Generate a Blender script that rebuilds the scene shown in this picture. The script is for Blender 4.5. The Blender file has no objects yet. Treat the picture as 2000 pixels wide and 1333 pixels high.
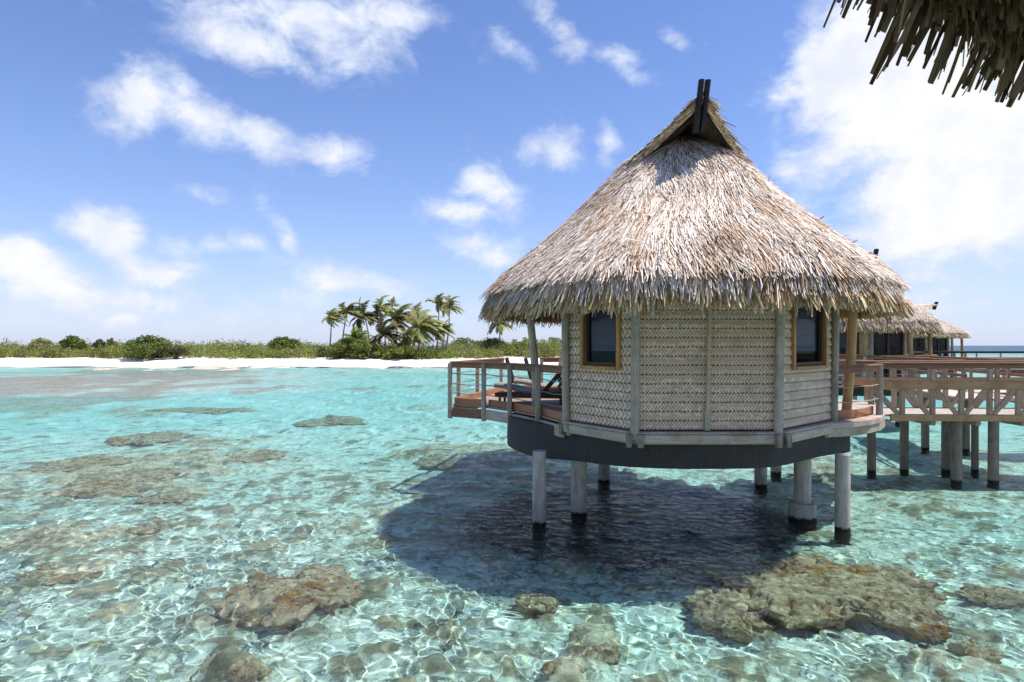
import bpy, math, random
import numpy as np
from mathutils import Vector, Matrix

sc = bpy.context.scene
R = math.radians
EYE = 3.45                       # camera height above the lagoon
FPX = 1240.0                     # focal length in photo pixels (2000 px wide)

# ------------------------------------------------------------------ camera
cam = bpy.data.objects.new('camera', bpy.data.cameras.new('camera'))
sc.collection.objects.link(cam)
sc.camera = cam
cam.data.sensor_width = 36
cam.data.lens = FPX / 2000 * 36
cam.data.shift_y = 0.00425
cam.location = (0, 0, EYE)
cam.rotation_euler = (math.pi / 2, 0, 0)
cam.data.clip_start = 0.05
cam.data.clip_end = 30000

# ------------------------------------------------------------------ sun, sky, exposure
SUNV = Vector((0.42, -0.01, 1.0))
sun_d = bpy.data.lights.new('sun', 'SUN')
sun_d.energy = 5.0
sun_d.angle = R(0.5)
sun_d.color = (1.0, 0.955, 0.89)
sun = bpy.data.objects.new('sun', sun_d)
sc.collection.objects.link(sun)
sun.rotation_euler = SUNV.to_track_quat('Z', 'Y').to_euler()
sun_d.cycles.is_caustics_light = True

sc.view_settings.view_transform = 'Standard'
sc.view_settings.look = 'None'
sc.view_settings.exposure = 0.42
sc.view_settings.gamma = 1
sc.cycles.use_denoising = True
sc.cycles.max_bounces = 10
sc.cycles.transparent_max_bounces = 12
sc.cycles.sample_clamp_indirect = 6
sc.render.film_transparent = False


class NT:
    """tiny node-graph helper"""
    def __init__(self, tree):
        self.t = tree

    def n(self, typ, ins=None, **props):
        nd = self.t.nodes.new(typ)
        for k, v in props.items():
            setattr(nd, k, v)
        for k, v in (ins or {}).items():
            s = nd.inputs[k]
            if isinstance(v, bpy.types.NodeSocket):
                self.t.links.new(v, s)
            else:
                s.default_value = v
        return nd

    def m(self, op, a, b=None, c=None, clamp=False):
        ins = {0: a}
        if b is not None:
            ins[1] = b
        if c is not None:
            ins[2] = c
        return self.n('ShaderNodeMath', ins, operation=op, use_clamp=clamp).outputs[0]

    def vm(self, op, a, b):
        return self.n('ShaderNodeVectorMath', {0: a, 1: b}, operation=op).outputs[0]

    def mix(self, f, a, b, blend='MIX'):
        nd = self.n('ShaderNodeMix', data_type='RGBA', blend_type=blend)
        for s, v in ((nd.inputs[0], f), (nd.inputs[6], a), (nd.inputs[7], b)):
            if isinstance(v, bpy.types.NodeSocket):
                self.t.links.new(v, s)
            else:
                s.default_value = v if not isinstance(v, tuple) or len(v) == 4 else (*v, 1)
        return nd.outputs[2]

    def sstep(self, x, lo, hi, a=0.0, b=1.0):
        nd = self.n('ShaderNodeMapRange', {0: x, 1: lo, 2: hi, 3: a, 4: b}, interpolation_type='SMOOTHSTEP')
        return nd.outputs[0]

    def noise(self, vec, scale, detail=4, rough=.55, dist=0.0):
        ins = {'Scale': scale, 'Detail': detail, 'Roughness': rough, 'Distortion': dist}
        if vec is not None:
            ins['Vector'] = vec
        return self.n('ShaderNodeTexNoise', ins)

    def ramp(self, f, stops):
        nd = self.n('ShaderNodeValToRGB', {0: f})
        el = nd.color_ramp.elements
        while len(el) < len(stops):
            el.new(0.5)
        for e, (p, c) in zip(el, stops):
            e.position = p
            e.color = (*c, 1) if len(c) == 3 else c
        return nd.outputs[0]


world = bpy.data.worlds.new('World')
sc.world = world
world.use_nodes = True
W = NT(world.node_tree)
sky = W.n('ShaderNodeTexSky', sky_type='NISHITA', sun_disc=False)
sky.sun_elevation = math.atan2(SUNV.z, math.hypot(SUNV.x, SUNV.y))
sky.sun_rotation = math.atan2(SUNV.x, SUNV.y)
sky.air_density = 1.0
sky.dust_density = 0.25
sky.ozone_density = 3.0
tc = W.n('ShaderNodeTexCoord')
sep = W.n('ShaderNodeSeparateXYZ', {0: tc.outputs['Generated']})
az = W.m('ARCTAN2', sep.outputs[0], sep.outputs[1])
el = W.m('ARCSINE', W.m('MAXIMUM', W.m('MINIMUM', sep.outputs[2], 1.0), -1.0))
ae = W.n('ShaderNodeCombineXYZ', {0: az, 1: el, 2: 0.0}).outputs[0]
wob = W.noise(ae, 5.5, 4, .6)
wv = W.vm('SUBTRACT', wob.outputs['Color'], (.5, .5, .5))
ws = W.n('ShaderNodeVectorMath', {0: wv, 'Scale': 0.085}, operation='SCALE').outputs[0]
aew = W.vm('ADD', ae, ws)
# clouds: direction (photo pixels), half sizes, weight, tilt in degrees
CL = [(560, 25, 300, 72, .98, 5), (470, 70, 150, 48, .8, 15), (760, 30, 140, 50, .78, 0), (640, 80, 120, 45, .8, 0), (560, 130, 150, 30, .5, 8),
      (285, 185, 95, 75, 1.2, 0), (385, 225, 120, 66, 1.12, 25), (520, 280, 130, 48, .92, 20), (650, 310, 76, 44, 1.0, 0), (270, 130, 50, 30, .9, 0),
      (1095, 55, 80, 36, .62, 45), (1210, 115, 80, 36, .66, 25), (1000, 105, 70, 26, .5, 25), (1340, 60, 70, 22, .45, 25),
      (1085, 287, 68, 46, .95, 0), (1178, 275, 26, 46, .7, 0),
      (960, 370, 96, 58, .78, 30), (900, 420, 86, 36, .8, 0), (955, 492, 92, 36, .82, 5),
      (1760, 150, 230, 200, 1.6, 0), (1640, 110, 120, 100, 1.25, 0), (1880, 330, 260, 220, 1.55, 0), (1800, 440, 190, 130, 1.15, 0),
      (1560, 330, 70, 36, .7, 0), (2060, 200, 220, 260, 1.6, 0), (1545, 190, 60, 40, .85, 0), (1560, 420, 110, 50, .55, 0), (1830, 570, 220, 60, .62, 0), (1680, 270, 130, 120, 1.2, 0), (1720, 400, 120, 90, 1.0, 0), (160, 610, 220, 40, .75, 0), (330, 470, 70, 24, .7, 0), (20, 590, 120, 50, .85, 0), (620, 585, 150, 40, .62, 0),
      (205, 445, 84, 48, 1.35, 10), (50, 520, 120, 66, 1.3, 0), (110, 570, 180, 60, 1.15, 0), (310, 520, 90, 38, 1.1, 0), (300, 570, 120, 44, 1.0, 0), (250, 490, 70, 40, .9, 20),
      (430, 475, 120, 24, .66, -8), (555, 460, 70, 26, .75, 60), (650, 540, 130, 46, .74, 10), (370, 385, 70, 30, .5, 0),
      (760, 560, 120, 40, .6, 0), (480, 620, 420, 40, .52, 0), (60, 625, 300, 36, .6, 0), (900, 610, 200, 30, .5, 0)]
M = None
for (cx, cy, rx, ry, wt, tl) in CL:
    wt = wt * 1.22 if wt < .83 else wt
    a = math.atan((cx - 1000) / FPX)
    e = math.atan((675 - cy) / FPX * math.cos(a))
    ca = math.cos(a)
    ra, re = rx / FPX * ca * ca, ry / FPX * ca
    c_, s_ = math.cos(R(tl)), math.sin(R(tl))
    d = W.vm('SUBTRACT', aew, (a, e, 0))
    # rotate then scale by the half sizes (dot products give both at once); photo y grows downwards
    u = W.n('ShaderNodeVectorMath', {0: d, 1: (c_ / ra, -s_ / ra, 0)}, operation='DOT_PRODUCT').outputs['Value']
    v = W.n('ShaderNodeVectorMath', {0: d, 1: (s_ / re, c_ / re, 0)}, operation='DOT_PRODUCT').outputs['Value']
    q = W.m('MULTIPLY_ADD', v, v, W.m('MULTIPLY', u, u))
    g = W.m('MULTIPLY', W.m('EXPONENT', W.m('MULTIPLY', q, -0.9)), wt)
    M = g if M is None else W.m('SMOOTH_MAX', M, g, 0.25)
# loose clouds in the part of the sky behind the viewer
bk = W.noise(ae, 2.2, 5, .55)
behind = W.m('MULTIPLY', W.sstep(W.m('ABSOLUTE', az), .9, 1.3), W.sstep(bk.outputs[0], .5, .68))
M = W.m('MAXIMUM', M, behind)
fb = W.noise(W.n('ShaderNodeMapping', {0: ae, 3: (1.0, 1.45, 1.0)}).outputs[0], 11.0, 9, .62, .4)
fb2 = W.noise(W.n('ShaderNodeMapping', {0: ae, 3: (1.0, 1.6, 1.0)}).outputs[0], 30.0, 7, .6, .3)
den = W.m('ADD', M, W.m('MULTIPLY', W.m('SUBTRACT', fb.outputs[0], .5), 1.5))
den = W.m('ADD', den, W.m('MULTIPLY', W.m('SUBTRACT', fb2.outputs[0], .5), .5))
dens = W.sstep(den, .30, 1.05)
dens = W.m('MULTIPLY', dens, W.sstep(M, .08, .35))
core = W.sstep(den, .62, 1.3)
shade = W.noise(W.vm('ADD', ae, (3.1, .02, 0)), 7.0, 6, .6)
ccol = W.mix(core, (5.5, 6.2, 7.8), (7.7, 7.7, 7.8))
ccol = W.mix(W.m('MULTIPLY', W.sstep(shade.outputs[0], .44, .66), .75), ccol, (5.9, 6.3, 7.3))
# clear-sky tint towards the photo's violet blue, pale towards the horizon
sk = W.mix(1.0, sky.outputs[0], (0.98, 1.06, 1.36, 1), 'MULTIPLY')
hor = W.m('EXPONENT', W.m('MULTIPLY', W.m('MAXIMUM', el, 0.0), -7.0))
sk = W.mix(W.m('MULTIPLY', hor, .72), sk, (4.6, 5.2, 7.1, 1))
skc = W.mix(W.m('MULTIPLY', dens, .97), sk, ccol)
bg = world.node_tree.nodes['Background']
W.t.links.new(skc, bg.inputs[0])
bg.inputs[1].default_value = 0.1
world.cycles.sampling_method = 'MANUAL'
world.cycles.sample_map_resolution = 512

# ------------------------------------------------------------------ helpers
rng = np.random.default_rng(11)
random.seed(5)


def P(px, py, d):
    """a photo pixel at depth d -> world point"""
    return Vector(((px - 1000) / FPX * d, d, EYE + (675 - py) / FPX * d))


def on_bed(px, py, depth):
    """world point of a photo pixel seen through the water surface"""
    v = Vector(((px - 1000) / FPX, 1, (675 - py) / FPX))
    t = -EYE / v.z
    h = math.hypot(v.x, v.y)
    s = (h / v.length) / 1.333
    ex = depth * s / math.sqrt(1 - s * s)
    return Vector((v.x * t + v.x / h * ex, v.y * t + v.y / h * ex, -depth))


def hash2(ix, iy, seed):
    n = (ix.astype(np.int64) * 374761393 + iy.astype(np.int64) * 668265263 + seed * 982451653) & 0xffffffff
    n = ((n ^ (n >> 13)) * 1274126177) & 0xffffffff
    return ((n ^ (n >> 16)) & 0xffff) / 65535.0


def vnoise(x, y, seed=0):
    x0, y0 = np.floor(x), np.floor(y)
    fx, fy = x - x0, y - y0
    fx, fy = fx * fx * (3 - 2 * fx), fy * fy * (3 - 2 * fy)
    h = lambda a, b: hash2(x0 + a, y0 + b, seed)
    return (h(0, 0) * (1 - fx) + h(1, 0) * fx) * (1 - fy) + (h(0, 1) * (1 - fx) + h(1, 1) * fx) * fy


def fbm(x, y, seed=0, octv=4, gain=.5):
    s, a, t = 0, 1.0, 0
    for i in range(octv):
        s = s + a * vnoise(x * 2 ** i + 17.3 * i, y * 2 ** i - 9.1 * i, seed + i)
        t += a
        a *= gain
    return s / t


def sm(x, a, b):
    t = np.clip((x - a) / (b - a), 0, 1)
    return t * t * (3 - 2 * t)


def quads_mesh(name, co, faces, col=None, smooth=False):
    me = bpy.data.meshes.new(name)
    co = np.asarray(co, np.float32)
    faces = np.asarray(faces, np.int32)
    me.vertices.add(len(co))
    me.vertices.foreach_set('co', co.ravel())
    me.loops.add(faces.size)
    me.loops.foreach_set('vertex_index', faces.ravel())
    me.polygons.add(len(faces))
    me.polygons.foreach_set('loop_start', np.arange(0, faces.size, faces.shape[1], dtype=np.int32))
    if smooth:
        me.polygons.foreach_set('use_smooth', np.ones(len(faces), bool))
    me.update(calc_edges=True)
    if col is not None:
        ca = me.color_attributes.new('Col', 'FLOAT_COLOR', 'POINT')
        c4 = np.ones((len(co), 4), np.float32)
        c4[:, :3] = col
        ca.data.foreach_set('color', c4.ravel())
    return me


def link(name, me, mat, parent=None):
    o = bpy.data.objects.new(name, me)
    sc.collection.objects.link(o)
    if mat is not None and len(me.materials) == 0:
        me.materials.append(mat)
    if parent is not None:
        o.parent = parent
    return o


def tag(o, label=None, cat=None, group=None, kind=None):
    for k, v in (('label', label), ('category', cat), ('group', group), ('kind', kind)):
        if v:
            o[k] = v
    return o


def empty(name, loc, rz=0.0):
    o = bpy.data.objects.new(name, None)
    sc.collection.objects.link(o)
    o.location = loc
    o.rotation_euler = (0, 0, rz)
    o.empty_display_size = .3
    return o


def grid_mesh(name, xs, ys, zf, smooth=True, colf=None):
    X, Y = np.meshgrid(xs, ys)
    Z = zf(X, Y)
    co = np.stack([X, Y, Z], -1).reshape(-1, 3)
    i = np.arange(X.size).reshape(X.shape)
    f = np.stack([i[:-1, :-1], i[:-1, 1:], i[1:, 1:], i[1:, :-1]], -1).reshape(-1, 4)
    return quads_mesh(name, co, f, None if colf is None else colf(X, Y).reshape(-1, 3), smooth)


class MB:
    """collects shapes (world coordinates) and links them as one mesh; org is subtracted so the mesh sits under its thing"""
    def __init__(self, org=(0, 0, 0)):
        self.v, self.f, self.s = [], [], []
        self.org = Vector(org)

    def add(self, vs, fs, smooth=False):
        b = len(self.v)
        self.v += [Vector(p) - self.org for p in vs]
        self.f += [tuple(i + b for i in q) for q in fs]
        self.s += [smooth] * len(fs)
        return self

    def bar(self, p0, p1, w, h, up=(0, 0, 1), ch=.18):
        """box along p0-p1 with chamfered long edges; w across, h along 'up'"""
        p0, p1, up = Vector(p0), Vector(p1), Vector(up)
        d = (p1 - p0).normalized()
        s = d.cross(up)
        if s.length < 1e-4:
            s = d.cross(Vector((0, 1, 0)))
        s.normalize()
        u = s.cross(d).normalized()
        c = min(w, h) * ch
        a, b = w / 2, h / 2
        pr = [(-a + c, -b), (a - c, -b), (a, -b + c), (a, b - c), (a - c, b), (-a + c, b), (-a, b - c), (-a, -b + c)]
        vs = [q + s * x + u * y for q in (p0, p1) for x, y in pr]
        n = len(pr)
        fs = [(i, (i + 1) % n, n + (i + 1) % n, n + i) for i in range(n)] + [tuple(range(n - 1, -1, -1)), tuple(range(n, 2 * n))]
        return self.add(vs, fs)

    def tube(self, pts, rad, seg=12, cap=True):
        pts = [Vector(p) for p in pts]
        if not hasattr(rad, '__len__'):
            rad = [rad] * len(pts)
        vs, ref = [], None
        for i, p in enumerate(pts):
            d = (pts[min(i + 1, len(pts) - 1)] - pts[max(i - 1, 0)]).normalized()
            if ref is None:
                ref = d.orthogonal().normalized()
            s = (ref - d * ref.dot(d)).normalized()
            ref = s
            u = d.cross(s)
            for k in range(seg):
                t = 2 * math.pi * k / seg
                vs.append(p + (s * math.cos(t) + u * math.sin(t)) * rad[i])
        fs = []
        for i in range(len(pts) - 1):
            for k in range(seg):
                k2 = (k + 1) % seg
                fs.append((i * seg + k, i * seg + k2, (i + 1) * seg + k2, (i + 1) * seg + k))
        self.add(vs, fs, True)
        if cap:
            b = len(pts) - 1
            self.add(vs[:seg][::-1], [tuple(range(seg))])
            self.add(vs[b * seg:], [tuple(range(seg))])
        return self

    def prism(self, poly, z0, z1):
        n = len(poly)
        area = sum(poly[i][0] * poly[(i + 1) % n][1] - poly[(i + 1) % n][0] * poly[i][1] for i in range(n))
        if area < 0:
            poly = poly[::-1]
        vs = [(x, y, z0) for x, y in poly] + [(x, y, z1) for x, y in poly]
        fs = [(i, (i + 1) % n, n + (i + 1) % n, n + i) for i in range(n)] + [tuple(range(n - 1, -1, -1)), tuple(range(n, 2 * n))]
        return self.add(vs, fs)

    def build(self, name, mat, parent=None):
        me = bpy.data.meshes.new(name)
        me.from_pydata([tuple(v) for v in self.v], [], self.f)
        me.polygons.foreach_set('use_smooth', np.array(self.s, bool))
        me.update()
        return link(name, me, mat, parent)


# ------------------------------------------------------------------ materials
def new_mat(name, rough=.8, spec=.25):
    m = bpy.data.materials.new(name)
    m.use_nodes = True
    g = NT(m.node_tree)
    b = m.node_tree.nodes['Principled BSDF']
    b.inputs['Roughness'].default_value = rough
    b.inputs['Specular IOR Level'].default_value = spec
    return m, g, b


def set_in(g, b, name, sock):
    g.t.links.new(sock, b.inputs[name])


def bump(g, b, h, strength=.5, dist=.01):
    nd = g.n('ShaderNodeBump', {'Height': h, 'Strength': strength, 'Distance': dist})
    g.t.links.new(nd.outputs[0], b.inputs['Normal'])


def wood(name, c0, c1, scale=(6, 6, 6), rough=.75, c2=None):
    m, g, b = new_mat(name, rough)
    pos = g.n('ShaderNodeNewGeometry').outputs['Position']
    n1 = g.noise(g.n('ShaderNodeMapping', {0: pos, 3: scale}).outputs[0], 4.0, 6, .65, 1.0)
    n2 = g.noise(pos, 1.7, 4, .6)
    n3 = g.noise(pos, 9.0, 3, .6)
    c = g.mix(g.sstep(n1.outputs[0], .3, .7), c0, c1)
    c = g.mix(g.m('MULTIPLY', g.sstep(n2.outputs[0], .45, .7), .55), c, c2 or tuple(x * .62 for x in c0))
    c = g.mix(g.m('MULTIPLY', g.sstep(n3.outputs[0], .6, .75), .5), c, tuple(x * .45 for x in c0))
    oi = g.n('ShaderNodeObjectInfo').outputs['Random']
    c = g.mix(1.0, c, g.n('ShaderNodeCombineColor', {0: g.m('MULTIPLY_ADD', oi, .34, .82), 1: g.m('MULTIPLY_ADD', oi, .32, .83), 2: g.m('MULTIPLY_ADD', oi, .28, .85)}).outputs[0], 'MULTIPLY')
    set_in(g, b, 'Base Color', c)
    bump(g, b, n1.outputs[0], .5, .01)
    return m


mat_post = wood('grey_weathered_wood', (.36, .295, .23), (.50, .435, .36), (5, 5, .6))
mat_beam = wood('grey_brown_beam', (.38, .31, .23), (.50, .43, .34), (.7, .7, 5), c2=(.17, .13, .09))
mat_rail = wood('red_brown_rail', (.20, .088, .048), (.30, .155, .095), (.7, .7, 6), .6, c2=(.20, .09, .05))
mat_kick = wood('orange_kick_board', (.30, .13, .065), (.40, .20, .11), (.7, .7, 6), .65)
mat_truss = wood('tan_bridge_beam', (.36, .195, .095), (.46, .285, .16), (.7, .7, 6), c2=(.22, .11, .05))
mat_log = wood('ochre_log', (.42, .27, .12), (.50, .34, .17), (4, 4, .5), .6, c2=(.26, .15, .07))
mat_greylog = wood('pale_grey_log', (.48, .42, .33), (.60, .54, .44), (4, 4, .5))
mat_bamboo = wood('ochre_bamboo', (.44, .22, .065), (.56, .32, .12), (4, 4, 4), .45, c2=(.26, .13, .04))
mat_cane = wood('pale_cane', (.50, .40, .24), (.60, .50, .33), (4, 4, .6), .6)
mat_frame = wood('dark_window_wood', (.08, .045, .028), (.13, .075, .045), (4, 4, 1), .5)
mat_dark = wood('charred_wood', (.018, .016, .015), (.035, .031, .028), (3, 3, 1), .75)
mat_block = wood('weathered_block', (.20, .15, .10), (.38, .33, .26), (5, 5, 1.2), c2=(.06, .045, .03))
mat_porch = wood('pale_pink_board', (.46, .34, .27), (.58, .46, .39), (.8, .8, 6), c2=(.34, .24, .18))


def plank_mat(name, c0, c1, ang, width=.12):
    m, g, b = new_mat(name, .8)
    pos = g.n('ShaderNodeNewGeometry').outputs['Position']
    mp = g.n('ShaderNodeMapping', {0: pos, 2: (0, 0, R(ang))}).outputs[0]
    sx = g.n('ShaderNodeSeparateXYZ', {0: mp})
    q = g.m('DIVIDE', sx.outputs[0], width)
    fr = g.m('FRACT', q)
    gap = g.m('LESS_THAN', fr, .09)
    idn = g.n('ShaderNodeTexWhiteNoise', {'W': g.m('FLOOR', q)}, noise_dimensions='1D').outputs['Value']
    n1 = g.noise(g.n('ShaderNodeMapping', {0: mp, 3: (7, .6, 6)}).outputs[0], 4.0, 5, .65, .6)
    c = g.mix(g.m('MULTIPLY_ADD', n1.outputs[0], .5, g.m('MULTIPLY', idn, .5)), c0, c1)
    c = g.mix(gap, c, (.02, .016, .012))
    set_in(g, b, 'Base Color', c)
    bump(g, b, g.m('SUBTRACT', g.m('MULTIPLY', n1.outputs[0], .2), gap), .5, .01)
    return m


mat_deck = plank_mat('deck_planks', (.25, .17, .12), (.38, .28, .21), 40)
mat_walk = plank_mat('walkway_planks', (.34, .29, .25), (.50, .44, .39), 4)
mat_walk2 = plank_mat('pale_walkway_planks', (.46, .41, .37), (.62, .57, .53), 80)


def thatch_mat():
    m, g, b = new_mat('pandanus_thatch', .72, .2)
    at = g.n('ShaderNodeAttribute', attribute_name='Col')
    pos = g.n('ShaderNodeNewGeometry').outputs['Position']
    n = g.noise(pos, 14.0, 3, .6)
    n2 = g.noise(pos, .9, 3, .6)
    k = g.m('MULTIPLY', g.m('MULTIPLY_ADD', n.outputs[0], .7, .65), g.m('MULTIPLY_ADD', n2.outputs[0], .5, .75))
    c = g.mix(1.0, at.outputs['Color'], g.n('ShaderNodeCombineColor', {0: k, 1: k, 2: k}).outputs[0], 'MULTIPLY')
    set_in(g, b, 'Base Color', c)
    return m


mat_thatch = thatch_mat()


def leaf_mat(name, trans=.25):
    m, g, b = new_mat(name, .55, .3)
    at = g.n('ShaderNodeAttribute', attribute_name='Col')
    set_in(g, b, 'Base Color', at.outputs['Color'])
    tr = g.n('ShaderNodeBsdfTranslucent', {'Color': at.outputs['Color']})
    mx = g.n('ShaderNodeMixShader', {0: trans, 1: b.outputs[0], 2: tr.outputs[0]})
    g.t.links.new(mx.outputs[0], g.t.nodes['Material Output'].inputs[0])
    return m


mat_leaf = leaf_mat('leaf')
mat_trunk = wood('palm_trunk', (.22, .19, .16), (.34, .30, .26), (3, 3, 9))


def weave_mat(period=.056, half=.04):
    """plaited palm mat: courses of chevrons, object space: x along the wall, z up"""
    m, g, b = new_mat('plaited_palm_mat', .8, .15)
    tc_ = g.n('ShaderNodeTexCoord').outputs['Object']
    nz = g.noise(tc_, 3.0, 3, .6)
    wv_ = g.n('ShaderNodeVectorMath', {0: nz.outputs['Color'], 'Scale': .02}, operation='SCALE').outputs[0]
    s = g.n('ShaderNodeSeparateXYZ', {0: g.vm('ADD', tc_, wv_)})
    u, v = s.outputs[0], s.outputs[2]
    tri = g.m('PINGPONG', v, half)
    ph = g.m('MULTIPLY_ADD', tri, 1.15, u)
    fr = g.m('FRACT', g.m('DIVIDE', ph, period))
    st = g.m('ABSOLUTE', g.m('SUBTRACT', fr, .5))           # 0 centre of strip, .5 gap
    sid = g.n('ShaderNodeTexWhiteNoise', {'Vector': g.n('ShaderNodeCombineXYZ', {0: g.m('FLOOR', g.m('DIVIDE', ph, period)), 1: g.m('FLOOR', g.m('DIVIDE', v, half))}).outputs[0]}, noise_dimensions='2D').outputs['Value']
    course = g.m('FLOOR', g.m('DIVIDE', v, .16))
    cid = g.n('ShaderNodeTexWhiteNoise', {'Vector': g.n('ShaderNodeCombineXYZ', {0: g.m('FLOOR', g.m('DIVIDE', u, 1.26)), 1: course}).outputs[0]}, noise_dimensions='2D').outputs['Value']
    big = g.noise(tc_, 2.1, 5, .6)
    c = g.mix(sid, (.66, .47, .34), (.97, .80, .635))
    c = g.mix(g.m('MULTIPLY', cid, .8), c, (.70, .50, .355))
    c = g.mix(g.m('MULTIPLY', g.sstep(big.outputs[0], .5, .72), .5), c, (.36, .27, .19))
    gap = g.sstep(st, .26, .42)
    turn = g.sstep(g.m('ABSOLUTE', g.m('SUBTRACT', g.m('FRACT', g.m('DIVIDE', v, .08)), .5)), .4, .5)
    low = g.sstep(g.m('FRACT', g.m('DIVIDE', g.m('SUBTRACT', v, 1.980), .16)), .0, .45, 1, 0)
    c = g.mix(g.m('MULTIPLY', gap, g.m('MULTIPLY_ADD', g.m('MAXIMUM', turn, low), .45, .5)), c, (.085, .055, .032))
    ed = g.m('FRACT', g.m('DIVIDE', g.m('SUBTRACT', v, 1.980), .16))
    c = g.mix(g.sstep(ed, .03, .10, .5, 0), c, (.10, .07, .045))
    dots = g.m('MULTIPLY', g.sstep(ed, .05, .30, 1, 0), g.sstep(g.m('MULTIPLY_ADD', nz.outputs[0], .4, g.m('ABSOLUTE', g.m('SUBTRACT', g.m('FRACT', g.m('DIVIDE', u, .072)), .5))), .40, .52))
    c = g.mix(g.m('MULTIPLY', dots, .95), c, (.06, .04, .025))
    set_in(g, b, 'Base Color', c)
    bump(g, b, g.m('MULTIPLY', g.m('SUBTRACT', 1.0, gap), g.m('MULTIPLY_ADD', sid, .5, .5)), .8, .012)
    return m


mat_weave = weave_mat()
mat_weave_wide = weave_mat(.105, .08)


def concrete_pile(name, c0, c1):
    m, g, b = new_mat(name, .85)
    pos = g.n('ShaderNodeNewGeometry').outputs['Position']
    z = g.n('ShaderNodeSeparateXYZ', {0: pos}).outputs[2]
    n = g.noise(g.n('ShaderNodeMapping', {0: pos, 3: (3, 3, 1)}).outputs[0], 2.5, 6, .65)
    n2 = g.noise(pos, 14, 4, .6)
    c = g.mix(g.sstep(n.outputs[0], .35, .7), c0, c1)
    wet = g.sstep(g.m('MULTIPLY_ADD', n2.outputs[0], -.14, z), -.06, .0, 1, 0)     # tide line of algae
    stain = g.sstep(g.m('MULTIPLY_ADD', n.outputs[0], -.5, z), -.1, .35, .45, 0)
    c = g.mix(stain, c, (.22, .19, .14))
    c = g.mix(wet, c, (.022, .020, .015))
    set_in(g, b, 'Base Color', c)
    bump(g, b, n2.outputs[0], .3, .01)
    return m


mat_pile = concrete_pile('concrete_pile', (.50, .46, .40), (.32, .285, .24))
mat_bpile = concrete_pile('dark_timber_pile', (.25, .205, .16), (.15, .12, .095))
mat_bpost = wood('brown_grey_post', (.35, .24, .155), (.46, .34, .24), (5, 5, .6))


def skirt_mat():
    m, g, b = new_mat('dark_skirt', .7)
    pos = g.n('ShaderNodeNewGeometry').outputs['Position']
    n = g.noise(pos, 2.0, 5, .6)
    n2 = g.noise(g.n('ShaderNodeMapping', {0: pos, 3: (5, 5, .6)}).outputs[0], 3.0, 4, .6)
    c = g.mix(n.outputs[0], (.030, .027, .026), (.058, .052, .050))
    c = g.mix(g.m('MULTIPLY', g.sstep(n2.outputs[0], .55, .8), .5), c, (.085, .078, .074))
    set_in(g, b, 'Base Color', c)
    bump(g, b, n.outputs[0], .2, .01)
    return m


mat_skirt = skirt_mat()


def glass_mat():
    m, g, b = new_mat('window_glass', .04, .6)
    b.inputs['Base Color'].default_value = (.012, .014, .018, 1)
    tr = g.n('ShaderNodeBsdfTransparent', {'Color': (.8, .85, .9, 1)})
    mx = g.n('ShaderNodeMixShader', {0: .72, 1: b.outputs[0], 2: tr.outputs[0]})
    g.t.links.new(mx.outputs[0], g.t.nodes['Material Output'].inputs[0])
    return m


mat_glass = glass_mat()
mat_blind, _g, _b = new_mat('blue_grey_blind', .7)
_b.inputs['Base Color'].default_value = (.34, .37, .47, 1)
mat_rope, _g, _b = new_mat('rope', .9)
_b.inputs['Base Color'].default_value = (.36, .30, .21, 1)
mat_cable, _g, _b = new_mat('steel_cable', .5)
_b.inputs['Base Color'].default_value = (.20, .20, .20, 1)
mat_cushion, _g, _b = new_mat('taupe_cushion', .9)
_n = _g.noise(None, 5.0, 4, .6)
set_in(_g, _b, 'Base Color', _g.mix(_n.outputs[0], (.20, .17, .15), (.31, .27, .24)))

# ------------------------------------------------------------------ water
wl = []
wr = np.random.default_rng(3)
for i in range(90):
    lam = .10 * 1.051 ** i
    th = wr.normal(R(238), .62)
    k = 2 * math.pi / lam
    wl.append((k * math.cos(th), k * math.sin(th), wr.uniform(0, 6.28), (.0040 if lam < 1.2 else .0034) * lam ** .80 * wr.uniform(.5, 1.3), lam))


def graded(a0, a1, step, far, grow):
    xs = list(np.arange(a0, a1, step))
    s = step
    while xs[-1] < far:
        s *= grow
        xs.append(xs[-1] + s)
    return xs


ys = graded(4.8, 11, .030, 9000, 1.013)
ys = [-4000, -600, -60, -8, 0, 2.5, 3.8] + ys
xr = graded(0, 11, .034, 9000, 1.033)
xs = sorted([-x for x in xr[1:]] + xr)
xs, ys = np.array(xs), np.array(ys)
spx, spy = np.gradient(xs), np.gradient(ys)
SX, SY = np.meshgrid(spx, spy)
SP = np.maximum(SX, SY)


def wave_z(X, Y):
    z = np.zeros_like(X)
    wx = X + .9 * (fbm(X * .8, Y * .8, 44, 3, .6) - .5)
    wy = Y + .9 * (fbm(X * .8, Y * .8, 48, 3, .6) - .5)
    gust = .15 + 1.65 * fbm(X * .42, Y * .6, 40, 4, .65)
    for a, b_, p, A, lam in wl:
        k_ = .72 if lam < .32 else (.32 if lam < .8 else .40 + .95 * sm(Y, 14, 40))
        z += k_ * A * np.sin(a * wx + b_ * wy + p) * sm(lam / SP, 2.5, 4.5)
    z = z * gust
    return z * np.where(Y < 4.6, 0, 1)


water = link('lagoon_water', grid_mesh('lagoon_water', xs, ys, wave_z), None)
tag(water, kind='structure')
wm = bpy.data.materials.new('lagoon_water')
wm.use_nodes = True
g = NT(wm.node_tree)
g.t.nodes.clear()
outn = g.n('ShaderNodeOutputMaterial')
pos = g.n('ShaderNodeNewGeometry').outputs['Position']
sp = g.n('ShaderNodeSeparateXYZ', {0: pos})
py_, px_ = sp.outputs[1], sp.outputs[0]
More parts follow.
